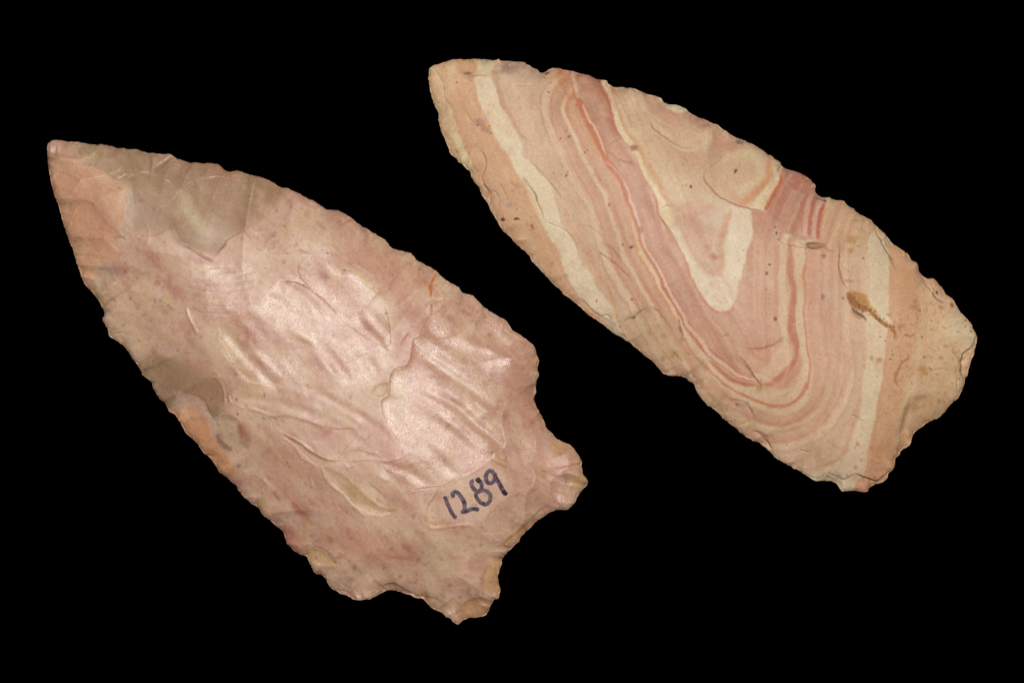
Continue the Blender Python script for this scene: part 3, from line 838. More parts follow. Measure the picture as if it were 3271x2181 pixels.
# scar of the grey zone
C4 = P('M1', 790, 470, 800, 640, 900, 850, 1050, 970, 1200, 1050)
S.carve(C4 + P('M1', 1350, 860, 1450, 790, 1560, 720, 1700, 500, 1600, 300, 1300, 200, 1000, 260), C4, 9, 90, 10)
S.carve(P('L1', 1110, 690, 1210, 630, 1240, 800, 1210, 1000, 1200, 1290, 1500, 1400, 1900, 1200, 1800, 800, 1500, 600), P('L1', 1190, 742, 1238, 800, 1215, 900, 1205, 1010, 1200, 1200, 1170, 1290), 5, 80, 3)
S.carve(P('L1', 640, 500, 740, 505, 870, 560, 960, 615, 1060, 690, 1190, 742, 1400, 560, 1000, 330, 700, 380), P('L1', 640, 500, 740, 505, 870, 560, 960, 615, 1060, 690, 1190, 742), 5, 60, 3)
S.carve(P('L1', 860, 1020, 960, 1180, 1100, 1310, 1190, 1400, 1000, 1450, 800, 1500, 500, 1400, 600, 1000), P('L1', 860, 1020, 960, 1180, 1100, 1310, 1190, 1400), 5, 70, 3)
# scars of the lower left
C5 = P('M3', 550, 680, 700, 750, 820, 810, 940, 900, 1050, 960, 1170, 990, 1240, 985)
S.carve(C5 + P('M3', 1060, 1060, 930, 1000, 820, 900, 720, 800), C5, 7, 60, 3)
S.carve(P('M3', 550, 680, 700, 750, 820, 810, 940, 900, 1050, 960, 1170, 990, 1260, 900, 1400, 700, 1100, 670, 900, 590, 700, 540, 560, 550),
        P('M3', 550, 550, 700, 540, 900, 590, 1080, 670), 5, 60, 3)
S.scoop(P('M3', 1060, 1060, 1150, 1080, 1250, 1130, 1350, 1220, 1450, 1320, 1600, 1440, 1740, 1480, 1800, 1500, 1650, 1550, 1500, 1520, 1350, 1440, 1200, 1300, 1090, 1190), 4, 30)
S.carve(P('M3', 1430, 1245, 1490, 1195, 1600, 1280, 1720, 1400, 1800, 1480, 1700, 1470, 1560, 1380), P('M3', 1430, 1245, 1490, 1195), 5, 60, 2.5)
S.scoop(P('M3', 1540, 310, 1590, 250, 1700, 228, 1706, 300, 1690, 325, 1640, 350, 1560, 335), 2, 10)
S.scoop(P('L7', 470, 640, 560, 580, 660, 572, 780, 635, 865, 715, 890, 775, 800, 800, 650, 800, 540, 740), 7, 20)
S.scoop(P('L10', 1190, 1110, 1290, 1065, 1390, 1085, 1470, 1190, 1480, 1300, 1460, 1420, 1400, 1470, 1280, 1440, 1190, 1350, 1172, 1220), 6, 24)
S.step(P('L10', 640, 880, 690, 775, 930, 850, 1030, 925, 1110, 1125, 1175, 1150, 1172, 1400, 1225, 1470, 1255, 1568, 1000, 1568, 560, 1000), P('L10', 690, 775, 930, 850, 1030, 925, 1110, 1125, 1175, 1150, 1172, 1400, 1225, 1470), 4, 60, 2.5)
S.step(P('L6', 1640, 560, 1770, 560, 1740, 860, 1760, 960, 1620, 950, 1530, 860, 1560, 680), P('L6', 1640, 560, 1560, 680, 1530, 860, 1620, 950), 12, 50, 6)
S.carve(P('L6', 1230, 1100, 1380, 1030, 1500, 1010, 1640, 1100, 1600, 1230, 1300, 1300, 1220, 1240), P('L6', 1230, 1100, 1380, 1030, 1500, 1010, 1640, 1100), 10, 50, 8)
S.step(P('L6', 1780, 360, 1900, 250, 2060, 110, 2200, 0, 2300, 0, 2200, 80, 2050, 240, 1900, 420), P('L6', 1780, 360, 1900, 250, 2060, 110, 2200, 0), 14, 30, 3)
S.step(P('L5', 1200, 1540, 1300, 1430, 1430, 1330, 1500, 1270, 1600, 1240, 1700, 1290, 1500, 1390, 1300, 1560), P('L5', 1200, 1540, 1300, 1430, 1430, 1330, 1500, 1270, 1600, 1240), 14, 30, 3)
S.carve(P('L6', 100, 900, 280, 850, 430, 820, 540, 880, 700, 960, 940, 1000, 1100, 1100, 1150, 1250, 800, 1060, 400, 940, 100, 1030), P('L6', 100, 900, 280, 850, 430, 820, 540, 880, 700, 960, 940, 1000, 1100, 1100), 8, 40, 6)
# conchoidal ripples across the two big scars
def ripples(pts, ang, lam, amp, seed, cx, cy, curve):
    sl, sd = S.poly_sd(pts, 70)
    m = sstep(20, -50, sd)
    c, q = math.cos(ang), math.sin(ang)
    dx, dy = X[sl] - cx, Y[sl] - cy
    along, across = dx * c + dy * q, -dx * q + dy * c
    w = across + curve * along ** 2 + 16 * fbm(X[sl], Y[sl], 170, seed, 2)
    env = np.clip(.55 + 1.1 * fbm(X[sl], Y[sl], 130, seed + 3, 2, 2.2, .9, ang), 0.05, 1.2)
    ph = w * 2 * math.pi / lam
    S.Z[sl] += amp * m * env * (np.sin(ph) + .35 * np.sin(2 * ph + 1.1 + 2 * fbm(X[sl], Y[sl], 200, seed + 5, 1)))


ripples(C1, .62, 84, 2.6, 501, 1500, 1250, -.00045)
ripples(P('M2', 60, 880, 280, 790, 560, 520, 760, 420, 960, 260, 1150, 330, 1590, 600, 1720, 1100, 1600, 1450, 1000, 1500, 600, 1568, 200, 1520, 20, 1200), 80e-2, 92, 2.8, 511, 950, 1050, -.0004)
ripples(P('L9', 1400, 700, 1600, 350, 2000, 250, 2352, 300, 2352, 750, 2100, 950, 1750, 1000), -.12, 24, .2, 521, 760, 910, .001)
ripples(P('M3', 100, 100, 700, 200, 1500, 400, 1640, 600, 1780, 850, 1400, 850, 1080, 660, 600, 520, 250, 440), .42, 80, 1.6, 531, 1000, 1350, -.0006)
# ripple crests that catch the lamp
for pts, a, s in ((P('M2', 740, 490, 870, 620, 1000, 780, 1150, 920), 4.2, 17), (P('M2', 640, 850, 800, 970, 960, 1070, 1120, 1160), 3.6, 14),
                  (P('M2', 300, 1130, 450, 1270, 600, 1420, 720, 1500), 4.2, 16), (P('M2', 30, 1080, 120, 1290, 260, 1440, 420, 1530), 5.0, 15),
                  (P('M2', 1000, 480, 1180, 640, 1330, 830), 2.4, 18), (P('L4', 100, 780, 350, 1020, 620, 1220, 850, 1380, 1100, 1500), 5.0, 22),
                  (P('L4', 500, 910, 700, 980, 900, 1100, 1080, 1230), 3.2, 18), (P('L4', 620, 480, 800, 580, 1000, 640, 1150, 700, 1350, 750, 1500, 810), 4.5, 13),
                  (P('L5', -60, -30, 200, 100, 450, 220, 620, 310), 3.4, 16), (P('L5', -80, 520, 60, 620, 250, 720), 4.0, 18), (P('L4', 80, 1150, 400, 1350, 620, 1490), 2.6, 16),
                  (P('L9', 1480, 760, 1540, 920, 1600, 1050, 1660, 1160), 3.5, 5), (P('L9', 1900, 700, 2000, 830, 2080, 920), 4, 14),
                  (P('L9', 1500, 640, 1800, 560, 2100, 520), 2.4, 14), (P('L9', 1560, 480, 1850, 420, 2150, 400), 2.0, 8), (P('L9', 1700, 350, 1900, 330, 2100, 330), 1.6, 5),
                  (P('L9', 1850, 380, 2000, 370, 2200, 380), 1.6, 4), (P('M1', 860, 380, 960, 540, 1080, 700), 3.5, 14),
                  (P('M3', 1050, 1040, 1060, 1120, 1120, 1220, 1250, 1330, 1380, 1470, 1500, 1560), 3.4, 5), (P('M3', 1250, 1000, 1300, 1060, 1330, 1130), 3, 5),
                  (P('M3', 260, 460, 400, 500, 550, 550, 700, 540, 900, 590, 1080, 670), 3.2, 6), (P('M3', 550, 680, 700, 750, 820, 810, 940, 900, 1050, 965, 1170, 995), 3.6, 5),
                  (P('M3', 1250, 970, 1280, 910, 1340, 880, 1440, 880, 1640, 940), 3.4, 5), (P('M3', 1320, 1000, 1500, 980, 1700, 1000, 1830, 960), 2.6, 4),
                  (P('M3', 930, 1120, 940, 1210, 970, 1280), 3, 5), (P('L8', 1300, 1020, 1380, 1140, 1450, 1210), 3.4, 6), (P('M3', 1590, 1070, 1620, 1140, 1740, 1220), 3.4, 8),
                  (P('M3', 760, 830, 840, 960, 950, 1030, 1010, 1060), 2.6, 5), (P('L10', 1070, 600, 1180, 630, 1250, 740, 1265, 900, 1245, 980), 3.0, 4),
                  (P('L10', 1310, 740, 1340, 900, 1440, 960, 1560, 1010), 2.6, 4), (P('M2', 480, 200, 490, 110, 540, 40, 620, 20), 3.4, 6), (P('M2', 800, 130, 850, 190, 920, 210), 2.4, 4),
                  (P('M1', 1240, 965, 1320, 930, 1350, 860), 3, 5), (P('L3', 620, 690, 700, 660, 860, 680), 3, 6), (P('L3', 640, 700, 700, 740, 780, 770), 2, 4),
                  (P('L6', 830, 40, 900, 120, 1040, 120, 1300, 90, 1540, 110), 2.4, 6), (P('M1', 1590, 740, 1650, 760, 1700, 740), 2, 4)):
    S.ridge(pts, a * (.7 if s >= 13 else .9), s * (1.2 if s >= 13 else 1.0))
# compression rings and a few hairline breaks
for k in range(5):
    S.ridge(P('L3', 330 + 14 * k, 1040 + 18 * k, 430 + 10 * k, 1080 + 14 * k, 540 + 4 * k, 1050 + 12 * k, 600, 990 + 12 * k), 1.2, 3)
for k in range(6):
    S.ridge(P('M2', 500 + 22 * k, 130 - 18 * k, 560 + 16 * k, 160 - 16 * k, 610 + 10 * k, 140 - 10 * k), 1.6, 3)
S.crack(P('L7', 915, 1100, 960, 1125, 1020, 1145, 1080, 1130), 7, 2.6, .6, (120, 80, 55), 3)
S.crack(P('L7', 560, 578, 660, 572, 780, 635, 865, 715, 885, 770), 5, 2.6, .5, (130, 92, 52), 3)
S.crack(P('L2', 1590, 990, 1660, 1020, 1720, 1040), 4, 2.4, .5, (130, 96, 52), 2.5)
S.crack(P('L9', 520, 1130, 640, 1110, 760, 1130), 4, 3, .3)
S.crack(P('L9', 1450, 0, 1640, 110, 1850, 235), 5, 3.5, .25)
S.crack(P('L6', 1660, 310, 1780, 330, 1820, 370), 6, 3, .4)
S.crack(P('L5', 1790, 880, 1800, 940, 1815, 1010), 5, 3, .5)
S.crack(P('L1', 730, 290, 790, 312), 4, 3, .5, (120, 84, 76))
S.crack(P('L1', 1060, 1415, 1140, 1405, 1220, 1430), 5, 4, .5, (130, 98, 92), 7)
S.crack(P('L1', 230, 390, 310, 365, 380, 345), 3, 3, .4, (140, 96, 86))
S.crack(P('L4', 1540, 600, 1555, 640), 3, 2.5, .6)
# waxy sheen on the fresh scars, duller towards the edges and the tip
S.R[:] = 0.45 + .05 * fbm(X, Y, 120, 77, 3)
S.rough(C1, .26, 16)
S.rough(NF + P('L5', 1050, 750, 1100, 1000, 1010, 1160, 830, 1300, 740, 1480, 420, 1480, 200, 1380), .36, 8)
S.rough(P('M2', 60, 880, 280, 780, 560, 500, 960, 240, 1150, 320, 1590, 600, 1720, 1100, 1600, 1450, 1000, 1500, 600, 1568, 200, 1520, 20, 1200), .27, 30)
S.rough(P('L9', 1400, 700, 1600, 350, 2000, 250, 2352, 300, 2352, 750, 2100, 950, 1750, 1000), .29, 20)
PINK = S

# ================================================================== banded blade
OUT_BAND = P(
    'R1', 362, 1250, 335, 1200, 330, 1165, 300, 1110, 275, 1060, 265, 1010, 245, 950, 235, 900, 240, 840, 215, 780, 190, 730, 165, 660, 150, 600,
    135, 550, 130, 500, 118, 440, 112, 370, 120, 330, 122, 290, 140, 260, 190, 232, 225, 225, 270, 205, 330, 190, 370, 170, 430, 157, 500, 157,
    560, 157, 640, 150, 725, 150, 790, 160, 850, 155, 900, 165, 960, 163, 990, 155, 1015, 172, 1080, 178, 1150, 182, 1230, 185, 1290, 187,
    1325, 202, 1335, 222, 1390, 242, 1420, 265, 1470, 285, 1500, 312, 1530, 325, 1570, 322, 1595, 305, 1615, 288, 1680, 267, 1740, 265,
    1790, 280, 1870, 295, 1930, 305, 1990, 328, 2060, 342, 2110, 352, 2170, 378, 2210, 405, 2270, 410, 2330, 420,
    'R2', 157, 243, 165, 262, 200, 285, 240, 308, 310, 312, 350, 307, 410, 322, 440, 318, 490, 328, 510, 328, 550, 355, 590, 365, 650, 395,
    720, 410, 770, 422, 825, 445, 850, 475, 880, 505, 910, 525, 950, 533, 985, 530, 1040, 543, 1085, 558, 1135, 575, 1165, 610, 1210, 640,
    1260, 665, 1310, 695, 1350, 702, 1400, 725, 1450, 752, 1500, 768, 1550, 790, 1580, 820, 1640, 853, 1690, 895, 1740, 925, 1800, 950,
    1860, 968, 1920, 1000, 1980, 1025, 2030, 1055, 2100, 1095, 2150, 1145, 2170, 1160, 2200, 1165, 2260, 1210, 2320, 1255, 2340, 1290,
    'R3', 784, 526, 830, 545, 860, 562, 910, 572, 970, 590, 1030, 615, 1090, 652, 1140, 688, 1150, 705, 1185, 735, 1200, 765, 1192, 810,
    1205, 855, 1240, 890, 1290, 907, 1340, 910, 1370, 908, 1400, 925, 1450, 942, 1520, 940, 1560, 958, 1600, 1000, 1650, 1035, 1690, 1065,
    1740, 1110, 1800, 1140, 1860, 1165, 1895, 1190, 1920, 1225, 1980, 1275, 2010, 1310, 2060, 1350, 2090, 1390, 2140, 1440, 2160, 1475,
    2210, 1510, 2280, 1562,
    'R4', 1160, 225, 1190, 260, 1210, 300, 1250, 330, 1290, 355, 1310, 400, 1312, 450, 1335, 490, 1355, 515, 1400, 538, 1440, 553, 1490, 548,
    1530, 575, 1560, 615, 1600, 650, 1630, 700, 1650, 735, 1700, 775, 1750, 815, 1770, 860, 1810, 920, 1830, 965, 1870, 1000, 1915, 1050,
    1950, 1090, 1980, 1125, 1998, 1190, 2025, 1230, 2040, 1280, 2047, 1340, 2030, 1380, 2028, 1410, 2012, 1450, 2000, 1510, 1980, 1545,
    'M6', 2025, 1500,
    'R5', 2115, 5, 2090, 45, 2080, 90, 2060, 150, 2040, 200, 2015, 260, 1990, 290, 1950, 320, 1915, 350, 1880, 400, 1840, 445, 1790, 495,
    1760, 522, 1710, 540, 1660, 565, 1610, 590, 1570, 625, 1500, 670, 1460, 715, 1420, 780, 1415, 830, 1395, 870, 1340, 905, 1270, 955,
    1270, 985, 1250, 1003, 1225, 1030, 1208, 1060, 1210, 1100, 1195, 1150, 1165, 1190, 1132, 1215, 1125, 1255, 1105, 1290, 1055, 1332,
    1000, 1350, 930, 1375, 885, 1415, 870, 1445, 825, 1452, 770, 1443, 690, 1435, 630, 1442, 580, 1447, 550, 1443, 530, 1425, 510, 1390,
    490, 1355, 450, 1330, 400, 1310, 340, 1315, 280, 1308, 230, 1315, 180, 1295, 140, 1265, 80, 1230, 30, 1195,
    'R6', 1764, 1366, 1720, 1365, 1680, 1330, 1640, 1318, 1580, 1275, 1530, 1250, 1485, 1228, 1450, 1185, 1400, 1135, 1345, 1085, 1310, 1060,
    1270, 1030, 1200, 1005, 1160, 978, 1130, 970, 1080, 930, 1030, 893, 990, 850, 920, 805, 870, 760, 820, 725, 770, 660, 730, 625, 695, 605,
    680, 585, 630, 565, 590, 520, 555, 485, 520, 430, 490, 375, 475, 330, 462, 298, 420, 275, 370, 235, 320, 208, 250, 195, 180, 195,
    100, 178, 50, 140, 20, 100,
    'R7', 1350, 1230, 1290, 1170, 1215, 1120, 1160, 1065, 1090, 1010, 1040, 965, 960, 915, 890, 870, 845, 852, 780, 800, 725, 755, 690, 725,
    630, 685, 560, 640, 490, 595, 440, 540, 380, 485, 310, 430, 230, 370, 190, 340, 170, 305, 130, 275, 80, 235, 40, 195,
    'R8', 1430, 1568, 1370, 1510, 1310, 1440, 1270, 1405, 1245, 1370, 1240, 1335, 1200, 1300, 1185, 1275, 1150, 1250, 1110, 1215, 1070, 1190,
    1030, 1150, 990, 1090, 930, 1040, 890, 1010, 850, 955, 820, 890, 780, 820, 740, 760, 710, 690, 690, 640, 630, 570, 605, 510, 580, 450,
    530, 390, 490, 330, 490, 280, 470, 250, 430, 230, 400, 190, 370, 165, 335, 150, 310, 110, 280, 80, 240, 55, 218, 8)

S = Stone(OUT_BAND, 70.0, 300.0, 300)
X, Y = S.X, S.Y
S.C[:] = np.array((204, 171, 140), F32) / 255
f1 = fbm(X, Y, 140, 401, 4, 2.0, 0.7, 1.05)
f2 = fbm(X, Y, 50, 402, 4)
CREAM = (217, 197, 166)
# tip: peach left of the thin cream line, tan orange right of it
S.poly(P('R1', 100, 250, 200, 200, 700, 130, 720, 260, 690, 400, 730, 640, 830, 860, 940, 1100, 1090, 1350, 'R8', 1030, 240, 1180, 480, 1290, 730, 1380, 940, 1530, 1180, 1620, 1400,
         'R7', 190, 0, 300, 230, 410, 410, 680, 640, 600, 680, 200, 360, 0, 150, 'R8', 1240, 1340, 850, 960, 600, 500, 200, 0, 'R1', 230, 900), (206, 162, 126), 1, 10)
S.poly(P('R1', 100, 300, 150, 240, 230, 380, 300, 480, 330, 640, 390, 800, 400, 900, 440, 1060, 500, 1250, 440, 1360, 330, 1200, 230, 860, 130, 560), (209, 174, 136), .9, 6)
S.poly(P('R1', 380, 160, 700, 150, 720, 250, 680, 370, 560, 360, 440, 300), (200, 156, 114), .8, 16)
S.poly(P('R1', 200, 240, 420, 200, 480, 380, 420, 560, 340, 560, 290, 420), (208, 172, 130), .7, 22)
S.poly(P('R1', 430, 640, 700, 500, 740, 800, 560, 900, 460, 1000), (200, 151, 115), .6, 24)
S.poly(P('R1', 640, 1000, 900, 1120, 1050, 1350, 1000, 1480, 800, 1300), (206, 158, 124), .6, 24)
S.line(P('R1', 165, 270, 215, 340, 260, 400, 300, 470, 320, 560, 335, 650), (7, 7, 9, 10, 8, 6), (216, 196, 154), .9, 2.5)
S.line(P('R1', 375, 720, 395, 800, 390, 880, 420, 960, 440, 1050, 470, 1150, 510, 1260, 560, 1390, 620, 1490, 650, 1550), (7, 12, 12, 16, 22, 24, 26, 24, 14), (216, 196, 154), .9, 3)
S.poly(P('R8', 330, 60, 430, 60, 470, 190, 500, 250, 440, 230, 340, 140), (214, 194, 148), .85, 5)
S.line(P('R8', 620, 380, 640, 560, 720, 700, 800, 800), 26, (210, 180, 142), .6, 8)
# broad tan field between the cream band and the stripes
S.poly(P('R1', 1000, 160, 1560, 320, 1700, 600, 1900, 1000, 2100, 1300, 'M4', 200, 560, 330, 700, 430, 1050, 500, 1300, 650, 1568, 'M5', 400, 720, 560, 1020,
         'R7', 1500, 1150, 1450, 1300, 880, 850, 800, 530, 590, 230, 'R8', 1830, 1290, 1570, 760, 1420, 360, 'R1', 1300, 1300, 1000, 700, 900, 350), (203, 171, 142), .9, 14)
S.poly(P('R1', 960, 180, 1330, 190, 1560, 330, 1500, 420, 1250, 420, 1050, 360, 920, 330), (184, 150, 126), .75, 20)
S.spots('R1', [(1165, 260, 90, 26, .05), (1130, 310, 60, 40)], (128, 98, 94), .6, 1.0)
S.spots('R1', [(1300, 240, 70, 30)], (170, 130, 118), .5, .9)
S.line(P('R1', 950, 320, 990, 540, 1010, 700, 1100, 830, 1200, 1000, 1290, 1150), (24, 16, 12), (188, 140, 116), .55, 9)
S.poly(P('R1', 1020, 640, 1120, 800, 1000, 800), (180, 138, 116), .5, 14)
# faint nested lines that follow the fold and the bands
def nested(path, R, seed, cols, amp, inner=0.0):
    p = smooth_pts(path, False, 3)
    sl = S.win(p, R)
    D = S.dist(p, R, sl, S.WX, S.WY) + 6 * fbm(X[sl], Y[sl], 90, seed + 5, 2)
    # which side of the path: the sign keeps the two sides different
    sgn = np.where(S.inside(p, sl, S.WX, S.WY), 1.0, -1.0)
    q = D * sgn
    fade = sstep(R, R * .6, D) * sstep(inner, inner + 10, D) * (.45 + .55 * np.clip(.5 + S.VN[sl], 0, 1))
    for k, (c, sc) in enumerate(cols):
        n1 = vnoise(q.astype(F32), np.zeros_like(q), sc, seed + k)
        S.mix(sl, amp * fade * sstep(.62, .84, n1), c)


UPATH = P('M4', 60, 0, 190, 290, 270, 480, 430, 720, 500, 900, 580, 1150, 660, 1400, 'M5', 190, 150, 340, 400, 500, 700, 600, 900, 760, 1110, 'R6', 800, 270, 1080, 440, 1380, 562, 1500, 585, 1650, 540, 1770, 430, 1880, 150,
          'M5', 1790, 1080, 1765, 780, 1762, 400, 1780, 130, 'R3', 1290, 960)
nested(P('R1', 800, 150, 800, 520, 1000, 950, 1200, 1350, 'R8', 1250, 480, 1500, 860, 1720, 1290, 'R7', 340, 0, 560, 330, 850, 780), 190, 720, [((198, 144, 110), 11), ((214, 188, 156), 13), ((190, 146, 122), 30)], .36, 30)
# main cream band
BAND = P('R1', 705, 160, 720, 260, 690, 370, 680, 400, 715, 520, 730, 640, 765, 760, 830, 860, 870, 980, 940, 1100, 1000, 1230, 1090, 1350, 1150, 1450,
         'R8', 1030, 240, 1090, 340, 1180, 480, 1230, 600, 1290, 730, 1330, 850, 1380, 940, 1450, 1060, 1530, 1180, 1590, 1290, 1620, 1400, 1680, 1520,
         'R7', 190, 0, 240, 130, 300, 230, 360, 340, 410, 410, 560, 540, 680, 640, 800, 770, 880, 860, 920, 850, 890, 760, 850, 640, 800, 530, 740, 430, 660, 330, 590, 230, 540, 110, 490, 0,
         'R8', 1920, 1500, 1880, 1400, 1830, 1290, 1790, 1170, 1730, 1080, 1650, 960, 1600, 860, 1570, 760, 1540, 640, 1500, 520, 1470, 440, 1420, 360, 1340, 280, 1250, 190,
         'R1', 1400, 1480, 1300, 1320, 1270, 1200, 1210, 1080, 1140, 980, 1080, 870, 1020, 780, 990, 680, 960, 570, 930, 480, 895, 380, 900, 300, 935, 200, 880, 150)
S.poly(BAND, CREAM, 1, 4)
S.poly(P('R1', 705, 150, 900, 150, 940, 210, 900, 300, 895, 372, 690, 370, 715, 260), (199, 179, 138), .75, 5)
S.poly(P('R8', 1100, 340, 1230, 480, 1320, 660, 1380, 860, 1290, 780, 1200, 560), (210, 178, 138), .55, 8)
S.line(P('R7', 590, 0, 700, 200, 800, 400, 850, 600, 900, 720), (10, 12, 12, 8), (200, 152, 108), .7, 6)
S.line(P('R8', 1640, 680, 1780, 1000, 1900, 1200, 2000, 1450), (8, 12, 14), (208, 162, 124), .6, 8)
S.line(P('R7', 490, -40, 560, 90, 640, 260), 14, (204, 166, 124), .5, 6)
S.line(P('R1', 1760, 760, 1870, 960, 1980, 1220, 2110, 1450), (10, 16, 14), (211, 184, 152), .6, 9)
S.line(P('R8', 2020, 480, 2200, 560, 2180, 620), 16, (208, 182, 154), .5, 10)
S.line(P('R7', 1130, 60, 1200, 250, 1290, 430, 1400, 600, 1500, 780), 18, (209, 184, 150), .6, 9)
# orange field left of the stripes
S.poly(P('R1', 1640, 280, 1860, 280, 1890, 420, 1930, 600, 1990, 700, 2090, 920, 2200, 1180, 2290, 1330, 2200, 1420, 2090, 1250, 1950, 950, 1800, 700, 1700, 500), (204, 148, 108), .85, 20)
S.poly(P('R1', 1720, 270, 1860, 280, 1890, 500, 1800, 460), (200, 126, 90), .7, 14)
S.poly(P('R1', 1900, 680, 2000, 720, 2100, 950, 2230, 1230, 2300, 1340, 2220, 1360, 2080, 1080, 1960, 850), (202, 138, 98), .7, 12)
S.poly(P('M4', 200, 520, 300, 560, 390, 720, 440, 900, 480, 1080, 540, 1280, 470, 1330, 380, 1050, 330, 800), (207, 158, 124), .8, 16)
S.poly(P('M5', 60, 280, 200, 330, 330, 520, 460, 800, 520, 900, 430, 850, 300, 650, 160, 440), (203, 158, 126), .7, 16)
S.tone = np.array((.95, .915, .88), F32)
# mauve field right of the stripes
MAUVE = P('R1', 1920, 300, 2210, 400, 'R2', 40, 230, 80, 330, 150, 430, 190, 550, 215, 680, 250, 820, 310, 920, 400, 1020, 470, 1090,
          'M4', 560, 460, 620, 650, 720, 840, 780, 1000, 810, 1110, 870, 1200, 930, 1310, 1000, 1440, 1060, 1560, 'M5', 540, 200, 590, 330, 660, 500, 720, 600, 790, 700, 880, 760, 960, 780, 1030, 760, 1100, 640, 1160, 280,
          1230, 0, 'M4', 1700, 1330, 1720, 1200, 1690, 1030, 1850, 1020, 2010, 700, 2040, 560, 'R3', 1090, 650, 1190, 740, 1200, 870, 1330, 910, 1210, 1400,
          'M5', 1500, 60, 1560, 280, 1560, 650, 1570, 1000, 1500, 1150, 1300, 1380, 1100, 1380, 900, 1260, 740, 1110, 600, 900, 420, 560, 190, 150, 'M4', 580, 1150, 500, 900, 430, 720, 270, 470, 190, 290, 70, 20)
S.poly(MAUVE, (196, 151, 130), 1, 6)
S.poly(P('R1', 1960, 320, 2210, 400, 'R2', 60, 340, 150, 480, 190, 640, 230, 800, 290, 920, 150, 1000, 'M4', 240, 380, 170, 200), (180, 128, 112), .88, 14)
S.poly(P('R2', 30, 420, 150, 560, 220, 780, 260, 880, 100, 860), (177, 127, 109), .6, 20)
S.poly(P('M4', 280, 400, 430, 300, 540, 420, 560, 560, 440, 520, 330, 470), (198, 152, 134), .7, 6)
S.poly(P('M4', 480, 640, 600, 680, 720, 900, 770, 1100, 700, 1200, 620, 1000, 560, 820), (186, 146, 130), .7, 20)
S.poly(P('M5', 420, 480, 560, 540, 720, 640, 800, 720, 640, 760, 520, 700), (188, 150, 134), .7, 18)
S.poly(P('M4', 2060, 590, 2160, 620, 2280, 690, 2300, 850, 2200, 1100, 2180, 1250, 1980, 1180, 1870, 1040, 1960, 860), (178, 124, 108), .88, 16)
S.poly(P('M5', 1220, 20, 1460, 60, 1500, 300, 1480, 600, 1480, 900, 1350, 950, 1150, 800, 1120, 500, 1180, 250), (204, 163, 138), .8, 22)
S.poly(P('M5', 640, 860, 950, 820, 1250, 900, 1480, 940, 1500, 1060, 1200, 1180, 900, 1160, 740, 1040), (200, 157, 135), .8, 22)
S.poly(P('M5', 1180, 1160, 1450, 1080, 1500, 1080, 1400, 1300, 1280, 1380), (198, 146, 118), .8, 7)
S.poly(P('M5', 980, 1260, 1100, 1210, 1230, 1360, 1240, 1430, 1080, 1360), (190, 142, 118), .8, 5)
nested(UPATH, 210, 700, [((184, 120, 94), 9), ((216, 192, 164), 11), ((192, 134, 108), 19), ((214, 188, 160), 26), ((180, 140, 124), 30)], .42, 12)
S.tone = np.array((.975, .97, .985), F32)
# cream U with its pink heart
S.poly(P('M4', 790, 1000, 880, 1090, 960, 1130, 1130, 1090, 1450, 990, 1560, 985, 1690, 1030, 1720, 1200, 1700, 1330, 1650, 1450, 1640, 1560, 'M5', 1160, 280, 1130, 420, 1100, 560, 1080, 660, 1030, 745,
         960, 775, 880, 757, 790, 697, 720, 597, 660, 497, 590, 327, 540, 197, 460, 57, 'M4', 930, 1310, 870, 1200, 810, 1110), (217, 198, 167), 1, 4)
S.poly(P('M4', 900, 1010, 1000, 1180, 1060, 1290, 1130, 1400, 1180, 1568, 'M5', 700, 230, 760, 350, 830, 420, 920, 400, 980, 310, 960, 160, 'M4', 1420, 1440, 1470, 1260, 1480, 1100, 1420, 1000, 1300, 950, 1100, 940), (198, 158, 128), .92, 14)
S.poly(P('M4', 1100, 1130, 1180, 1110, 1250, 1250, 1260, 1450, 1180, 1430, 1130, 1280), (193, 150, 122), .7, 14)
S.poly(P('M4', 1180, 1110, 1330, 1010, 1440, 1040, 1440, 1150, 1300, 1190), (205, 184, 154), .7, 14)
S.line(P('M4', 960, 1130, 1060, 1310, 1140, 1500, 'M5', 730, 260, 810, 370, 890, 380, 950, 290, 930, 160, 'M4', 1380, 1400, 1440, 1200, 1440, 1080), (10, 16, 18, 16, 14, 12, 8), (186, 132, 102), .55, 9)
S.line(P('M4', 1090, 1180, 1160, 1330, 1210, 1500, 'M5', 790, 230, 850, 290, 890, 230, 'M4', 1330, 1380, 1370, 1220), (10, 14, 12, 10), (208, 178, 148), .5, 9)
S.line(P('M4', 1490, 1010, 1480, 1100, 1450, 1200, 1420, 1290), (12, 16, 8), (206, 152, 108), .75, 7)
S.spots('M4', [(1330, 1480, 40, 30), (1420, 1270, 26, 20), (1270, 1390, 30)], (184, 110, 78), .6, .9)
S.spots('M5', [(860, 228, 34, 26)], (176, 104, 80), .6, .9)
S.line(P('M5', 560, 180, 600, 330, 665, 500, 720, 600, 790, 705, 880, 768, 960, 786, 1035, 758, 1085, 665), (7, 7, 6, 7, 9, 9), (188, 118, 88), .85, 5)
S.spots('M5', [(850, 490, 50, 40)], (196, 172, 148), .6, .9)
S.tone = np.array((.965, .95, .94), F32)
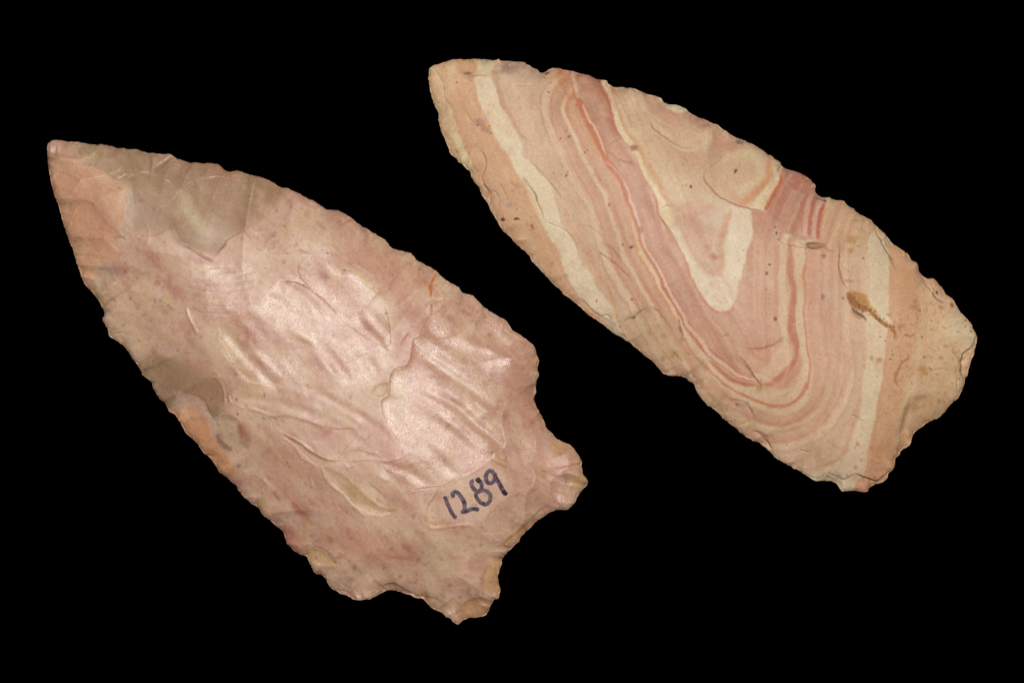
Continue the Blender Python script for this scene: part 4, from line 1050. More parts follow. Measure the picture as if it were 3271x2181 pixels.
# tan field under the upper lobes
S.poly(P('R2', 190, 300, 500, 330, 800, 430, 1150, 600, 1500, 780, 1900, 1000, 2180, 1170, 2300, 1280, 'M4', 1840, 1000, 1550, 960, 1450, 990, 1100, 950, 880, 1000, 780, 800, 640, 560, 580, 400, 480, 200, 390, 20), (204, 173, 141), 1, 9)
S.poly(P('R2', 520, 380, 760, 430, 900, 600, 1150, 640, 1400, 740, 1380, 860, 1150, 780, 900, 760, 700, 640, 600, 600), (196, 150, 126), .8, 18)
S.poly(P('R2', 470, 330, 580, 420, 680, 600, 600, 620, 540, 480), (211, 186, 152), .7, 9)
S.poly(P('R2', 760, 425, 830, 445, 900, 525, 1040, 545, 1140, 578, 1150, 630, 1030, 640, 940, 600, 860, 540), (216, 201, 166), .95, 4)
S.line(P('R2', 930, 610, 1020, 650, 1150, 645), 7, (205, 150, 105), .7, 4)
S.line(P('R2', 940, 630, 1010, 680), 8, (172, 96, 70), .8, 4)
S.poly(P('R2', 1180, 690, 1350, 720, 1450, 800, 1350, 850, 1220, 780), (176, 132, 110), .65, 16)
S.poly(P('R2', 1440, 860, 1560, 880, 1720, 980, 1850, 1060, 1800, 1120, 1600, 1120, 1440, 1080, 1450, 960), (192, 143, 117), .85, 16)
S.poly(P('R2', 1380, 880, 1450, 860, 1450, 980, 1400, 1080, 1320, 1100, 1250, 1090, 1360, 1000), (211, 188, 150), .8, 10)
S.poly(P('R2', 740, 720, 900, 700, 1150, 760, 1300, 880, 1280, 1010, 1150, 1060, 950, 980, 800, 860), (203, 162, 132), .6, 14)
S.line(P('R2', 760, 730, 840, 860, 980, 960, 1130, 1010, 1260, 970, 1310, 880), (6, 12, 12, 8), (212, 184, 150), .5, 7)
S.poly(P('R2', 1050, 740, 1180, 760, 1250, 880, 1100, 850), (204, 166, 138), .6, 16)
S.line(P('R2', 920, 1030, 1020, 1075, 1130, 1110, 1230, 1115, 1310, 1095), (8, 14, 14, 8), (218, 200, 164), .9, 3)
S.line(P('R2', 940, 1060, 1010, 1110, 1110, 1145, 1230, 1145, 1330, 1110), (6, 10, 8), (206, 152, 106), .8, 4)
S.poly(P('R2', 960, 1090, 1130, 1150, 1360, 1120, 1600, 1120, 1560, 1200, 1300, 1340, 1100, 1280), (194, 152, 124), .8, 18)
S.poly(P('M4', 850, 640, 1000, 660, 1080, 740, 1050, 850, 950, 900, 830, 760), (212, 187, 152), .8, 20)
S.poly(P('M4', 640, 420, 760, 520, 800, 640, 740, 660, 640, 520), (209, 182, 148), .7, 14)
S.poly(P('M4', 1200, 850, 1400, 900, 1520, 990, 1450, 1010, 1300, 960), (211, 190, 162), .7, 12)
# second lobe
LOBE = P('M4', 1240, 640, 1290, 780, 1400, 890, 1550, 960, 1700, 1008, 1840, 1020, 1930, 860, 2005, 710, 2030, 610, 1980, 540, 1900, 470, 1790, 420, 1600, 440, 1450, 490, 1330, 570)
S.poly(LOBE, (202, 169, 137), .95, 4)
S.line(P('M4', 1560, 450, 1700, 450, 1790, 520, 1810, 620, 1760, 720, 1650, 790, 1580, 850), (16, 30, 30, 26, 16), (211, 190, 152), .75, 10)
S.line(P('M4', 1440, 520, 1560, 470), 30, (208, 186, 148), .6, 10)
S.line(P('M4', 1905, 500, 1898, 600, 1880, 680, 1820, 770, 1740, 850, 1650, 925, 1590, 950), (10, 18, 18, 16, 18, 12), (201, 142, 98), .85, 6)
S.poly(P('M4', 2025, 600, 2005, 700, 1930, 860, 1838, 1018, 1740, 1010, 1690, 985, 1800, 850, 1880, 760, 1940, 680, 1950, 610, 1990, 570), (219, 198, 162), 1, 3)
S.line(P('M4', 2025, 640, 2000, 740, 1925, 870, 1870, 970, 1840, 1022), (8, 12, 16, 14, 8), (184, 98, 70), .85, 4)
S.poly(P('M4', 1940, 480, 2020, 530, 2035, 600, 2000, 630, 1970, 590), (212, 190, 146), .8, 5)
S.tone = np.array((.975, .965, .95), F32)
# cream stripe and its orange and red borders
S.line(P('R2', 25, 215, 80, 330, 145, 430, 180, 550, 205, 680, 240, 820, 300, 920, 390, 1030), (14, 15, 14, 10, 8, 8, 6), (174, 98, 74), .85, 5)
S.line(P('R2', 100, 225, 140, 300, 195, 400, 225, 520, 255, 640, 290, 780, 345, 900, 425, 1010, 475, 1045), (18, 16, 15, 14, 16, 17, 17, 14), (218, 196, 160), 1, 3, taper=False)
S.line(P('R2', 165, 250, 225, 350, 268, 480, 310, 620, 360, 760, 430, 900, 510, 1020, 560, 1120, 640, 1280, 740, 1430, 810, 1560, 'M4', 850, 880, 920, 980), (8, 10, 12, 12, 12, 14, 18, 14), (203, 146, 104), .85, 4)
S.line(P('R2', 250, 380, 330, 560, 400, 780, 480, 900, 560, 1040), (12, 18, 20, 20), (211, 186, 152), .7, 7)
S.line(P('M4', 555, 440, 600, 550, 660, 680, 735, 810, 800, 920, 850, 1020, 905, 1130), (18, 16, 16, 20, 26, 34), (218, 197, 161), 1, 3, taper=False)
S.line(P('M4', 540, 460, 580, 570, 640, 700, 710, 830, 765, 960, 785, 1060, 830, 1140, 890, 1230, 950, 1320, 1010, 1430, 1070, 1560), (4, 5, 6, 9, 7, 6, 7), (182, 110, 82), .85, 4.5)
S.spots('M4', [(543, 398, 30, 28)], (150, 88, 78), .85, .6)
# twin white stripes
S.line(P('R1', 1890, 290, 1935, 480, 1965, 650, 2020, 750, 2090, 900, 2150, 1020, 2210, 1160, 2275, 1290, 'M4', 240, 440, 285, 540, 360, 640, 420, 740, 455, 810, 480, 900, 520, 1010, 565, 1150, 610, 1290, 650, 1400, 730, 1530,
         'M5', 180, 160, 270, 290, 330, 410, 410, 570, 490, 700, 550, 810, 600, 910, 680, 1010, 760, 1120, 840, 1200, 960, 1290, 1090, 1390, 1200, 1440, 1300, 1465),
       (26, 26, 24, 22, 20, 18, 20, 22, 22, 24, 26), (184, 104, 74), .8, 5)
S.line(P('R1', 1910, 330, 1950, 480, 1980, 650), (12, 12, 10), (210, 170, 150), .95, 2.5)
S.line(P('R1', 2030, 730, 2100, 880, 2170, 1010, 2220, 1130, 2290, 1260, 'M4', 262, 460), (9, 10, 9, 8, 6), (211, 176, 156), .95, 2.5)
S.line(P('M4', 275, 530, 370, 630, 430, 720, 470, 800, 500, 900, 540, 1000, 580, 1150, 620, 1280, 660, 1400, 740, 1520, 'M5', 190, 150, 280, 280, 340, 400, 420, 560, 500, 700, 560, 800, 600, 900, 690, 1000, 760, 1090,
         830, 1190, 950, 1280, 1080, 1380, 1200, 1430, 1290, 1455), (5, 7, 9, 10, 9, 9, 10, 12, 13, 13, 12), (214, 180, 160), .95, 2.5)
S.line(P('M4', 480, 1050, 540, 1250, 580, 1380, 640, 1500, 'M5', 80, 50, 130, 190, 200, 290, 290, 440, 360, 590, 440, 700, 520, 860, 590, 1000, 680, 1120, 790, 1240, 910, 1360, 1030, 1440, 1180, 1500),
       (6, 8, 9, 10, 10, 9, 11, 16, 22, 24), (214, 184, 152), .95, 3)
S.line(P('M4', 440, 900, 490, 1080, 530, 1250, 590, 1420, 'M5', 60, 60, 110, 200, 180, 310, 270, 460, 340, 600, 420, 720, 500, 860), (4, 6, 6, 6), (204, 140, 92), .8, 3)
S.line(P('R7', 1620, 660, 1660, 780, 1680, 860), (3, 5, 3), (120, 88, 60), .7, 2)
S.spots('M4', [(605, 1220, 26, 40, .2)], (160, 104, 98), .75, .7)
S.tone = np.array((.95, .925, .89), F32)
# stripes right of the fault
S.line(P('R3', 1080, 700, 1060, 880, 1010, 1040, 985, 1180, 1000, 1340), (8, 14, 12, 10), (186, 120, 100), .7, 6)
S.line(P('R3', 1165, 730, 1120, 880, 1080, 1000, 1060, 1130, 1045, 1280, 1035, 1370), (10, 11, 13, 14, 14), (207, 164, 150), .95, 3, taper=False)
S.line(P('R3', 1190, 860, 1150, 980, 1112, 1130, 1100, 1250, 1095, 1390), (10, 13, 13, 12), (178, 104, 86), .9, 4)
S.line(P('R3', 1250, 935, 1205, 1070, 1172, 1200, 1155, 1330, 1165, 1440), (17, 14, 13, 13), (209, 168, 156), .95, 3, taper=False)
S.line(P('R3', 1295, 960, 1255, 1080, 1230, 1220, 1210, 1340, 1205, 1440), (8, 12, 13, 11), (182, 94, 74), .9, 3.5)
S.line(P('R3', 1348, 925, 1325, 1060, 1298, 1190, 1270, 1320), (10, 9, 8), (215, 182, 136), .9, 3)
S.poly(P('R3', 1300, 1320, 1390, 1100, 1450, 1180, 1380, 1360, 1300, 1560, 1220, 1480), (204, 154, 126), .7, 16)
S.poly(P('R3', 1380, 910, 1560, 950, 1740, 1110, 1900, 1190, 2000, 1560, 1500, 1568, 1420, 1300), (206, 172, 139), .85, 18)
S.line(P('M5', 1480, 80, 1490, 300, 1480, 600, 1480, 850), (10, 16, 14, 10), (200, 142, 124), .6, 7)
S.line(P('M5', 1550, 110, 1560, 280, 1545, 450, 1560, 650, 1550, 850, 1565, 1010), (20, 19, 24, 28, 22, 16), (211, 182, 154), .95, 5, taper=False)
S.line(P('M5', 1630, 110, 1622, 300, 1640, 430, 1660, 560, 1642, 750, 1630, 900, 1660, 1020, 1692, 1140, 1665, 1270, 1570, 1400, 1480, 1480, 1360, 1495), (22, 24, 22, 18, 20, 24, 26, 20, 20, 30, 36, 16), (182, 112, 84), .88, 7)
S.line(P('M5', 1490, 1200, 1420, 1330, 1300, 1410), (26, 22), (208, 176, 150), .8, 8)
S.line(P('M5', 1560, 1120, 1580, 1220, 1500, 1330, 1400, 1420), (30, 28, 18), (207, 174, 144), .8, 8)
S.line(P('M5', 1715, 120, 1710, 300, 1700, 430, 1722, 600, 1710, 800, 1722, 950, 1745, 1100, 1745, 1220, 1700, 1360, 1610, 1490, 'R6', 1440, 400, 1250, 370, 1100, 330, 950, 250), (26, 22, 20, 18, 18, 18, 22, 34, 40, 40, 30, 20, 14), (209, 184, 154), .95, 5, taper=False)
S.line(P('M5', 1700, 1180, 1700, 1300, 1640, 1420, 'R6', 1560, 300, 1480, 330), (10, 26, 30, 22), (182, 114, 82), .6, 12)
S.line(P('R6', 640, 10, 760, 110, 860, 200, 980, 260, 1120, 300, 1230, 310), (10, 12, 13, 12, 10), (180, 106, 82), .85, 5)
S.line(P('M5', 1775, 130, 1788, 250, 1762, 400, 1768, 600, 1762, 780, 1768, 920, 1790, 1080, 1808, 1230, 1822, 1380, 1790, 1530, 'R6', 1845, 290, 1770, 430, 1650, 540, 1500, 585, 1380, 562, 1240, 512, 1080, 440, 940, 360, 800, 270, 700, 180, 600, 80,
         'M5', 800, 1340, 690, 1215, 600, 1090, 530, 930), (16, 16, 9, 7, 6, 6, 8, 10, 11, 10, 10, 9, 8, 7, 6, 6, 5, 4), (192, 120, 84), .85, 4)
S.line(P('R6', 1900, 380, 1820, 510, 1700, 610, 1550, 655, 1390, 630, 1250, 570, 1140, 520), (8, 16, 18, 18, 14, 10), (213, 190, 156), .85, 5)
S.poly(P('M5', 1800, 130, 1960, 120, 2120, 200, 2120, 420, 2200, 560, 2300, 820, 2340, 1100, 2200, 1400, 1950, 1500, 1850, 1380, 1830, 1200, 1790, 900, 1785, 500), (205, 165, 140), .9, 14)
S.poly(P('M5', 1800, 160, 1900, 180, 1900, 420, 1880, 700, 1850, 900, 1900, 1200, 1860, 1300, 1800, 1000, 1790, 500), (203, 150, 127), .7, 16)
S.poly(P('M6', 600, 560, 680, 620, 720, 900, 700, 1200, 760, 1400, 620, 1350, 560, 1000), (190, 152, 134), .55, 24)
S.line(P('R6', 1960, 60, 1960, 320, 1900, 560, 1760, 720, 1500, 770, 1260, 700, 1000, 540, 780, 390, 620, 240), (26, 34, 36, 36, 34, 30, 26, 24), (203, 155, 125), .7, 10)
S.line(P('R6', 2110, 200, 2060, 440, 1970, 740, 1760, 880, 1560, 930, 1350, 880, 1190, 810), (8, 11, 13, 13, 11, 8), (210, 186, 150), .75, 5)
S.line(P('R6', 2200, 60, 2080, 500, 1990, 780, 1800, 920, 1640, 960), (8, 12, 11, 9), (200, 154, 130), .6, 6)
S.poly(P('R6', 2150, 850, 2350, 700, 2330, 1000, 2150, 1200, 1800, 1280, 1750, 1150, 1950, 1000), (197, 163, 136), .7, 22)
S.poly(P('R6', 500, 380, 800, 480, 1150, 750, 1150, 900, 1000, 830, 700, 600), (204, 173, 139), .7, 14)
S.poly(P('R7', 950, 730, 1200, 560, 1400, 640, 1500, 800, 1650, 1000, 1700, 1150, 1500, 1300, 1200, 1080), (197, 168, 136), .7, 12)
S.line(P('R6', 1020, 570, 1100, 680, 1160, 740), (16, 22, 12), (176, 130, 116), .6, 10)
S.line(P('R6', 780, 400, 900, 470, 1000, 550), (14, 18), (188, 138, 118), .55, 9)
nested(UPATH, 230, 760, [((180, 112, 88), 8), ((214, 190, 162), 10), ((190, 130, 106), 15)], .34, 24)
# right hand cream band and what lies beyond
VB = P('M6', 1030, 150, 1005, 250, 1003, 400, 1012, 600, 1002, 800, 1005, 870, 985, 960, 975, 1050, 970, 1200, 980, 1400, 'R5', 770, 0, 760, 200, 730, 350, 690, 480, 640, 640, 600, 780, 570, 900,
       520, 1020, 400, 1110, 300, 1180, 130, 1210, 180, 1310, 400, 1330, 520, 1440, 640, 1440, 740, 1350, 800, 1230, 830, 1080, 840, 950, 870, 830, 900, 680, 940, 520, 960, 350, 990, 180, 1030, 0,
       'M6', 1140, 1450, 1170, 1250, 1180, 1100, 1198, 950, 1195, 900, 1202, 700, 1215, 500, 1210, 330, 1180, 250, 1080, 110)
S.poly(P('M6', 1180, 300, 1400, 320, 1520, 520, 1700, 640, 1880, 820, 2090, 1180, 2050, 1400, 'R5', 2080, 90, 1900, 380, 1500, 680, 1260, 980, 1130, 1220, 860, 1450, 640, 1440, 800, 1230, 870, 830, 960, 350, 1030, 0, 'M6', 1140, 1450, 1180, 1100, 1200, 700), (206, 162, 127), 1, 8)
S.poly(P('M6', 1480, 600, 1600, 620, 1880, 830, 2090, 1180, 2060, 1360, 'R5', 2080, 90, 1950, 310, 1700, 520, 1400, 400, 1370, 150, 1390, 0, 'M6', 1450, 1350, 1490, 1150, 1530, 900), (217, 184, 148), .9, 16)
S.poly(P('M6', 1900, 900, 2020, 1010, 2095, 1180, 2040, 1300, 1880, 1200, 1750, 1180, 1800, 1000), (222, 203, 172), .9, 30)
S.poly(P('M6', 1600, 1260, 1850, 1260, 1960, 1450, 'R5', 1900, 150, 1800, 350, 1560, 300, 1420, 100), (210, 178, 142), .45, 44)
S.poly(P('M6', 1300, 500, 1450, 480, 1540, 640, 1420, 760, 1300, 720), (206, 158, 120), .6, 20)
S.poly(P('R5', 1380, 250, 1700, 250, 1850, 350, 1700, 540, 1500, 660, 1330, 760, 1290, 600), (190, 153, 118), .8, 22)
S.poly(VB, (218, 199, 170), 1, 3.5)
S.line(P('M6', 1555, 880, 1545, 1000, 1500, 1160, 1480, 1300, 1450, 1450), (16, 22, 20, 18), (212, 185, 140), .7, 6)
nested(P('M6', 1110, 150, 1110, 600, 1090, 1000, 1070, 1400, 'R5', 880, 200, 800, 640, 700, 1050), 210, 740, [((198, 142, 114), 11), ((214, 188, 152), 14), ((190, 144, 122), 30)], .36, 36)
S.poly(VB, (218, 199, 170), .6, 3.5)
S.line(P('R5', 1390, 0, 1370, 150, 1330, 300, 1295, 430, 1270, 580, 1235, 740, 1215, 900), (13, 13, 10, 9, 9, 14, 18), (213, 186, 142), .85, 3)
S.line(P('M6', 1220, 900, 1200, 1150, 1160, 1400, 'R5', 1000, 260, 960, 500, 900, 800), 9, (204, 150, 122), .6, 5)
S.line(P('R5', 760, 260, 690, 520, 600, 820, 530, 980, 420, 1070, 250, 1130), (10, 14, 16, 14, 12), (196, 145, 118), .65, 8)
S.poly(P('R5', 880, 860, 1080, 820, 1180, 1000, 1130, 1200, 950, 1290, 820, 1200), (197, 148, 114), .6, 22)
S.poly(P('R5', 720, 1360, 800, 1270, 900, 1300, 880, 1440, 760, 1430), (192, 142, 112), .8, 8)
S.poly(P('M6', 1040, 40, 1180, 150, 1250, 230, 1230, 320, 1130, 200), (214, 194, 156), .8, 8)
S.poly(P('M6', 1200, 250, 1420, 360, 1500, 500, 1300, 480, 1230, 340), (208, 166, 132), .7, 12)
S.tone = np.ones(3, F32)
# large soft variation
S.tint(sstep(.1, .6, f1), (192, 148, 120), .16)
S.tint(sstep(.1, .6, -f1), (212, 188, 154), .16)
S.tint(sstep(.2, .6, f2), (186, 146, 120), .14)
h1 = fbm(X, Y, 80, 421, 5, 1.7, .9, 1.0)
h2 = fbm(X, Y, 22, 422, 4)
S.tint(sstep(.1, .5, h1 + .3 * h2), (194, 140, 112), .16)
S.tint(sstep(.1, .5, -h1 + .3 * h2), (216, 192, 158), .12)
S.tint(sstep(.3, .62, h2), (176, 130, 104), .16)
g1 = fbm(X, Y, 34, 411, 4, 2.4, 0.8, 1.0)
g2 = fbm(X, Y, 14, 412, 3)
S.tint(sstep(.1, .6, g1 + .3 * g2), (190, 142, 118), .16)
S.tint(sstep(.1, .6, -g1 + .3 * g2), (214, 190, 160), .14)
S.bleed(9)

# dirt, rust and specks
RUST = (150, 92, 44)
S.poly(P('M6', 770, 745, 860, 735, 950, 755, 1000, 850, 1012, 930, 940, 910, 870, 890, 800, 850), (172, 122, 62), .85, 7)
S.poly(P('M6', 775, 740, 830, 770, 900, 850, 1000, 900, 960, 925, 860, 890, 790, 830), (142, 86, 44), .85, 5)
S.line(P('M6', 990, 900, 1050, 960, 1110, 1020, 1170, 1055, 1225, 1090, 1250, 1140, 1268, 1190), (14, 13, 11, 10, 9, 6, 3), (154, 92, 48), .9, 3)
S.line(P('M6', 1000, 880, 1060, 930, 1080, 970), (14, 8), (190, 146, 84), .7, 5)
S.line(P('M6', 830, 890, 880, 940, 930, 975, 965, 1018), (8, 11, 9, 4), (104, 82, 62), .9, 3)
S.line(P('M6', 820, 930, 870, 970, 910, 985), 9, (170, 108, 84), .6, 4)
S.spots('M6', [(865, 905, 16, 22)], (150, 132, 80), .8, .4)
S.poly(P('M6', 1090, 910, 1170, 960, 1220, 1010, 1220, 1050, 1120, 990), (206, 192, 158), .8, 4)
S.line(P('M6', 1385, 1330, 1380, 1390, 1330, 1430, 1300, 1490, 1265, 1568, 'R5', 1180, 20, 1210, 90, 1245, 130), (4, 6, 5, 8, 7, 6, 4), (162, 92, 66), .65, 3)
S.line(P('M6', 1280, 1090, 1310, 1140), 9, (130, 86, 76), .8, 3)
S.line(P('M6', 1350, 1155, 1400, 1170, 1460, 1160), 4, (158, 88, 68), .85, 2)
S.spots('M6', [(1465, 825, 20, 24), (1450, 880, 36, 26), (1500, 910, 22, 12), (1320, 1070, 40, 24), (1195, 955, 30, 14, .1), (1020, 1390, 20), (1095, 1410, 30, 22), (800, 620, 50, 14, .1), (835, 210, 50, 36), (820, 320, 34, 24), (905, 275, 22, 8),
               (1740, 885, 34, 20), (1535, 1500, 50, 30), (1720, 1385, 22, 18), (1560, 1540, 30, 20)], (168, 118, 68), .65, .7)
S.spots('M6', [(1525, 1185, 12), (1545, 1380, 12), (1560, 1378, 8), (1105, 1175, 12), (1155, 1220, 12), (1310, 1365, 8), (1222, 1318, 8), (1210, 1400, 10), (1590, 1355, 8), (1755, 1440, 8), (1630, 1312, 8), (1520, 920, 6),
               (1482, 990, 8), (1625, 845, 8), (640, 915, 6), (722, 803, 5), (1300, 660, 5), (1640, 1340, 6), (1685, 1280, 6), (1600, 1290, 7), (1660, 1320, 7)], (132, 80, 54), .8, .35)
S.spots('M6', [(1850, 860, 22, 30, -.4), (1990, 1018, 16, 12), (1980, 1078, 16, 8, -.4), (2035, 1125, 12)], (150, 84, 58), .75, .4)
S.spots('M6', [(538, 780, 18, 24, .3), (65, 1000, 20, 24), (945, 395, 13), (548, 372, 22, 18)], (140, 90, 92), .75, .6)
S.spots('M6', [(62, 88, 14, 12), (75, 145, 12, 22, .2), (95, 213, 22, 8, .8), (1655, 740, 14, 9), (1700, 738, 16, 18)], (100, 62, 58), .9, .25)
S.spots('R3', [(245, 215, 46, 26, .2), (182, 588, 18, 26, .5)], (118, 82, 82), .75, .7)
S.line(P('R3', 1195, 912, 1225, 920, 1270, 938, 1320, 950), (5, 3, 5), (96, 58, 52), .9, 2)
S.spots('R3', [(1690, 1195, 40, 16), (700, 1195, 36, 14)], (166, 128, 82), .6, .6)
S.poly(P('R3', 780, 1350, 960, 1360, 1060, 1450, 1300, 1500, 1180, 1550, 1060, 1510, 900, 1440), (170, 128, 100), .45, 10)
S.spots('R3', [(830, 1400, 66, 44, .2), (1010, 1470, 60, 34, .4)], (206, 178, 152), .85, .35)
S.poly(P('R3', 1060, 1480, 1200, 1490, 1300, 1515, 1180, 1555, 1080, 1540), (146, 106, 68), .6, 6)
S.spots('M4', [(1555, 628, 13, 20, .4), (1105, 785, 14, 20, -.6), (298, 962, 15, 20), (515, 1382, 26, 16, -.5), (52, 445, 9), (75, 420, 6, 14, .4), (426, 1364, 10), (1885, 1560, 16, 12)], (104, 70, 66), .85, .4)
S.spots('M5', [(1390, 390, 20, 24), (48, 648, 17), (76, 830, 18, 13, -.5), (42, 126, 24, 16, -.5), (1475, 845, 18, 20)], (116, 76, 70), .85, .45)
S.spots('M5', [(1415, 305, 16, 14), (1385, 550, 10, 18), (1418, 598, 18, 6, -.3), (1415, 645, 8, 12), (965, 1010, 16, 4, -.4), (990, 995, 16, 4, -.5)], (128, 98, 70), .75, .4)
S.spots('M5', [(240, 985, 20), (375, 1010, 34, 20), (480, 1190, 30), (370, 1240, 26), (450, 1215, 24, 12), (550, 1050, 20, 34), (610, 1190, 30, 12), (1240, 1400, 40, 20, .7), (1325, 1500, 30, 44)], (172, 128, 84), .7, .6)
S.spots('R8', [(885, 872, 36, 25, -.1), (1060, 868, 46, 18, .05)], (96, 60, 56), .95, .2)
S.spots('R8', [(1100, 872, 14, 8), (1250, 955, 20, 22, .5), (1268, 985, 14, 18), (1678, 335, 24, 14, -.4), (1695, 290, 10, 26, .3), (1617, 322, 10)], (156, 84, 46), .85, .35)
S.spots('R8', [(1250, 1005, 9), (1203, 990, 5), (1189, 918, 6), (1440, 1030, 8), (1908, 50, 11), (1940, 15, 8), (1148, 570, 6, 16), (1148, 636, 8), (1706, 828, 7), (1523, 305, 9), (1062, 742, 7)], (120, 78, 66), .8, .4)
S.spots('R8', [(1495, 1430, 22, 36, .4), (1010, 515, 30, 18), (1005, 415, 26), (1065, 455, 30)], (190, 120, 98), .55, .8)
S.spots('R8', [(975, 700, 50, 34), (2215, 690, 18, 24)], (172, 138, 130), .6, .8)
S.spots('R1', [(760, 960, 80, 56, .4), (840, 1060, 70, 40, .3)], (170, 130, 118), .8, .5)
S.spots('R1', [(735, 995, 22, 12), (765, 995, 7), (895, 1095, 14)], (110, 76, 76), .8, .4)
S.spots('R1', [(880, 1015, 22, 16), (800, 1020, 40, 24)], (184, 126, 70), .7, .6)
S.spots('R1', [(1605, 335, 30, 20, -.3), (470, 455, 12), (437, 460, 8), (345, 1210, 9)], (112, 70, 62), .85, .35)
S.spots('R1', [(1570, 400, 20, 14, .4), (1640, 460, 18, 12), (1615, 580, 26, 16, .4), (1832, 1073, 16)], (178, 106, 56), .8, .4)
S.spots('R1', [(1868, 1145, 26, 20, -.4), (1765, 1168, 12), (1745, 1195, 6), (1737, 1212, 5)], (146, 78, 58), .85, .3)
S.spots('R1', [(475, 1318, 30, 26)], (178, 136, 96), .8, .4)
S.spots('R1', [(2068, 1340, 12), (2095, 1310, 8, 14), (1955, 742, 10), (605, 340, 50, 26)], (110, 84, 78), .7, .5)
S.spots('R2', [(1090, 1295, 10), (893, 1300, 9), (1765, 330, 4), (1180, 1560, 18), (1570, 1190, 10), (1000, 1010, 8)], (112, 78, 74), .75, .4)
S.spots('R5', [(715, 850, 30, 26), (690, 885, 10, 26, .3)], (188, 138, 74), .85, .5)
S.spots('R5', [(900, 910, 20, 40, -.5), (985, 1010, 40, 18, .5), (700, 1140, 20), (600, 1240, 20)], (178, 122, 94), .6, .6)
S.spots('R5', [(1030, 645, 8), (1262, 160, 13, 10), (945, 1268, 18, 10), (770, 1040, 12), (98, 230, 8), (990, 735, 8)], (120, 70, 58), .8, .4)
S.spots('R6', [(460, 205, 24, 14, .5), (990, 555, 30, 28)], (140, 96, 96), .8, .5)
S.spots('R6', [(1862, 425, 8), (745, 550, 10), (1450, 985, 9), (925, 500, 8), (1115, 737, 6)], (116, 76, 66), .8, .4)
S.spots('R6', [(800, 480, 36, 14, -.2), (870, 610, 14, 26), (1255, 340, 30, 44, .2)], (172, 128, 84), .65, .6)
S.spots('R7', [(905, 755, 26, 9, -.3)], (176, 80, 52), .85, .4)
S.spots('R7', [(233, 118, 12), (610, 440, 14, 24, .4)], (150, 110, 76), .75, .5)
r = random.Random(9)
jj, ii = np.nonzero(S.sd_edge > 12)
for k in range(900):
    q = r.randrange(len(jj))
    S.spot(X[jj[q], ii[q]], Y[jj[q], ii[q]], r.uniform(1.4, 3.0), r.uniform(1.4, 2.6), 0, r.choice([(130, 92, 76), (150, 106, 88), (170, 120, 92)]), r.uniform(.15, .5), .6)
# crumbs of rust round the pit
path = smooth_pts(P('M6', 790, 760, 860, 850, 960, 900, 1040, 950, 1120, 1020, 1220, 1085, 1262, 1180), False, 8)
for k in range(130):
    p = path[r.randrange(len(path))]
    t = 1.0 - .7 * (p[0] - path[0][0]) / (path[-1][0] - path[0][0])
    rr = r.uniform(1.5, 4.5)
    S.spot(p[0] + r.gauss(0, 12) * t, p[1] + r.gauss(0, 11) * t, rr, rr * r.uniform(.4, 1), r.uniform(0, 3),
           r.choice([(96, 62, 36), (128, 76, 38), (176, 124, 62), (198, 158, 104), (84, 66, 50)]), r.uniform(.25, .6), .5)
# freckles of the crusted base
for k in range(170):
    x, y = 2830 + r.random() * 240, 980 + r.random() * 330
    rr = r.uniform(1.6, 4.5)
    S.spot(x, y, rr, rr * r.uniform(.5, 1), r.uniform(0, 3), r.choice([(150, 98, 62), (168, 112, 70), (126, 78, 56)]), r.uniform(.2, .55), .6)

# ---- relief
S.scar_amt = 0.68
S.edge_scars((55, 160), (160, 340), (44, 100), (6, 16), 21, 0, .75)
S.edge_scars((30, 140), (70, 190), (20, 62), (3, 9), 23, 0, .7)
S.edge_scars((12, 76), (24, 90), (8, 34), (2, 8), 22, 0, .8)
S.Z += 4.5 * fbm(X, Y, 170, 61, 2) * sstep(0, 80, S.sd_edge)
S.Z += 0.8 * fbm(X, Y, 40, 62, 3) * sstep(0, 40, S.sd_edge)
LW = P('M4', 1240, 640, 1290, 780, 1400, 890, 1550, 960, 1700, 1008, 1840, 1020)
S.step(LOBE, LW, 15, 75, 3)
UW = P('R2', 700, 750, 760, 865, 900, 985, 1040, 1065, 1200, 1098, 1300, 1092)
S.step(UW + P('R2', 1430, 1000, 1450, 850, 1300, 700, 1000, 640, 760, 690), UW, 13, 60, 3)
CW = P('M6', 705, 230, 712, 330, 703, 450, 710, 540, 740, 630, 785, 700)
S.step(CW + P('M6', 860, 740, 960, 700, 1000, 500, 960, 300, 850, 200), CW, 13, 60, 2.6)
FW = P('M6', 120, 250, 250, 270, 380, 290, 480, 300, 560, 295, 640, 325, 700, 330)
S.step(FW + P('M6', 700, 220, 600, 120, 400, 80, 150, 120), FW, 10, 50, 3)
RW = P('M6', 780, 740, 830, 900, 900, 960, 1000, 960, 1120, 1040, 1240, 1120)
S.step(RW + P('M6', 1300, 1050, 1220, 940, 1050, 860, 980, 740, 850, 720), RW, 8, 40, 4)
EW = P('M6', 1070, 60, 1110, 170, 1190, 310, 1250, 430, 1290, 520)
S.step(EW + P('M6', 1420, 480, 1400, 330, 1250, 190, 1120, 40), EW, 10, 50, 3)
S.step(P('M6', 1560, 590, 1580, 650, 1640, 720, 1690, 800, 1780, 850, 1860, 830, 1780, 720, 1680, 600), P('M6', 1560, 590, 1580, 650, 1640, 720, 1690, 800, 1780, 850), 11, 40, 3)
S.step(P('R5', 1390, 330, 1310, 480, 1280, 640, 1240, 800, 1300, 950, 1450, 800, 1600, 620, 1800, 500, 1750, 350, 1550, 260), P('R5', 1390, 330, 1310, 480, 1280, 640, 1240, 800), 16, 60, 14)
S.step(P('M6', 1760, 1270, 1830, 1310, 1900, 1400, 1940, 1560, 2040, 1500, 2110, 1220, 2060, 1300, 1940, 1400, 1850, 1290), P('M6', 1830, 1290, 1900, 1380, 1940, 1480), 9, 50, 5)
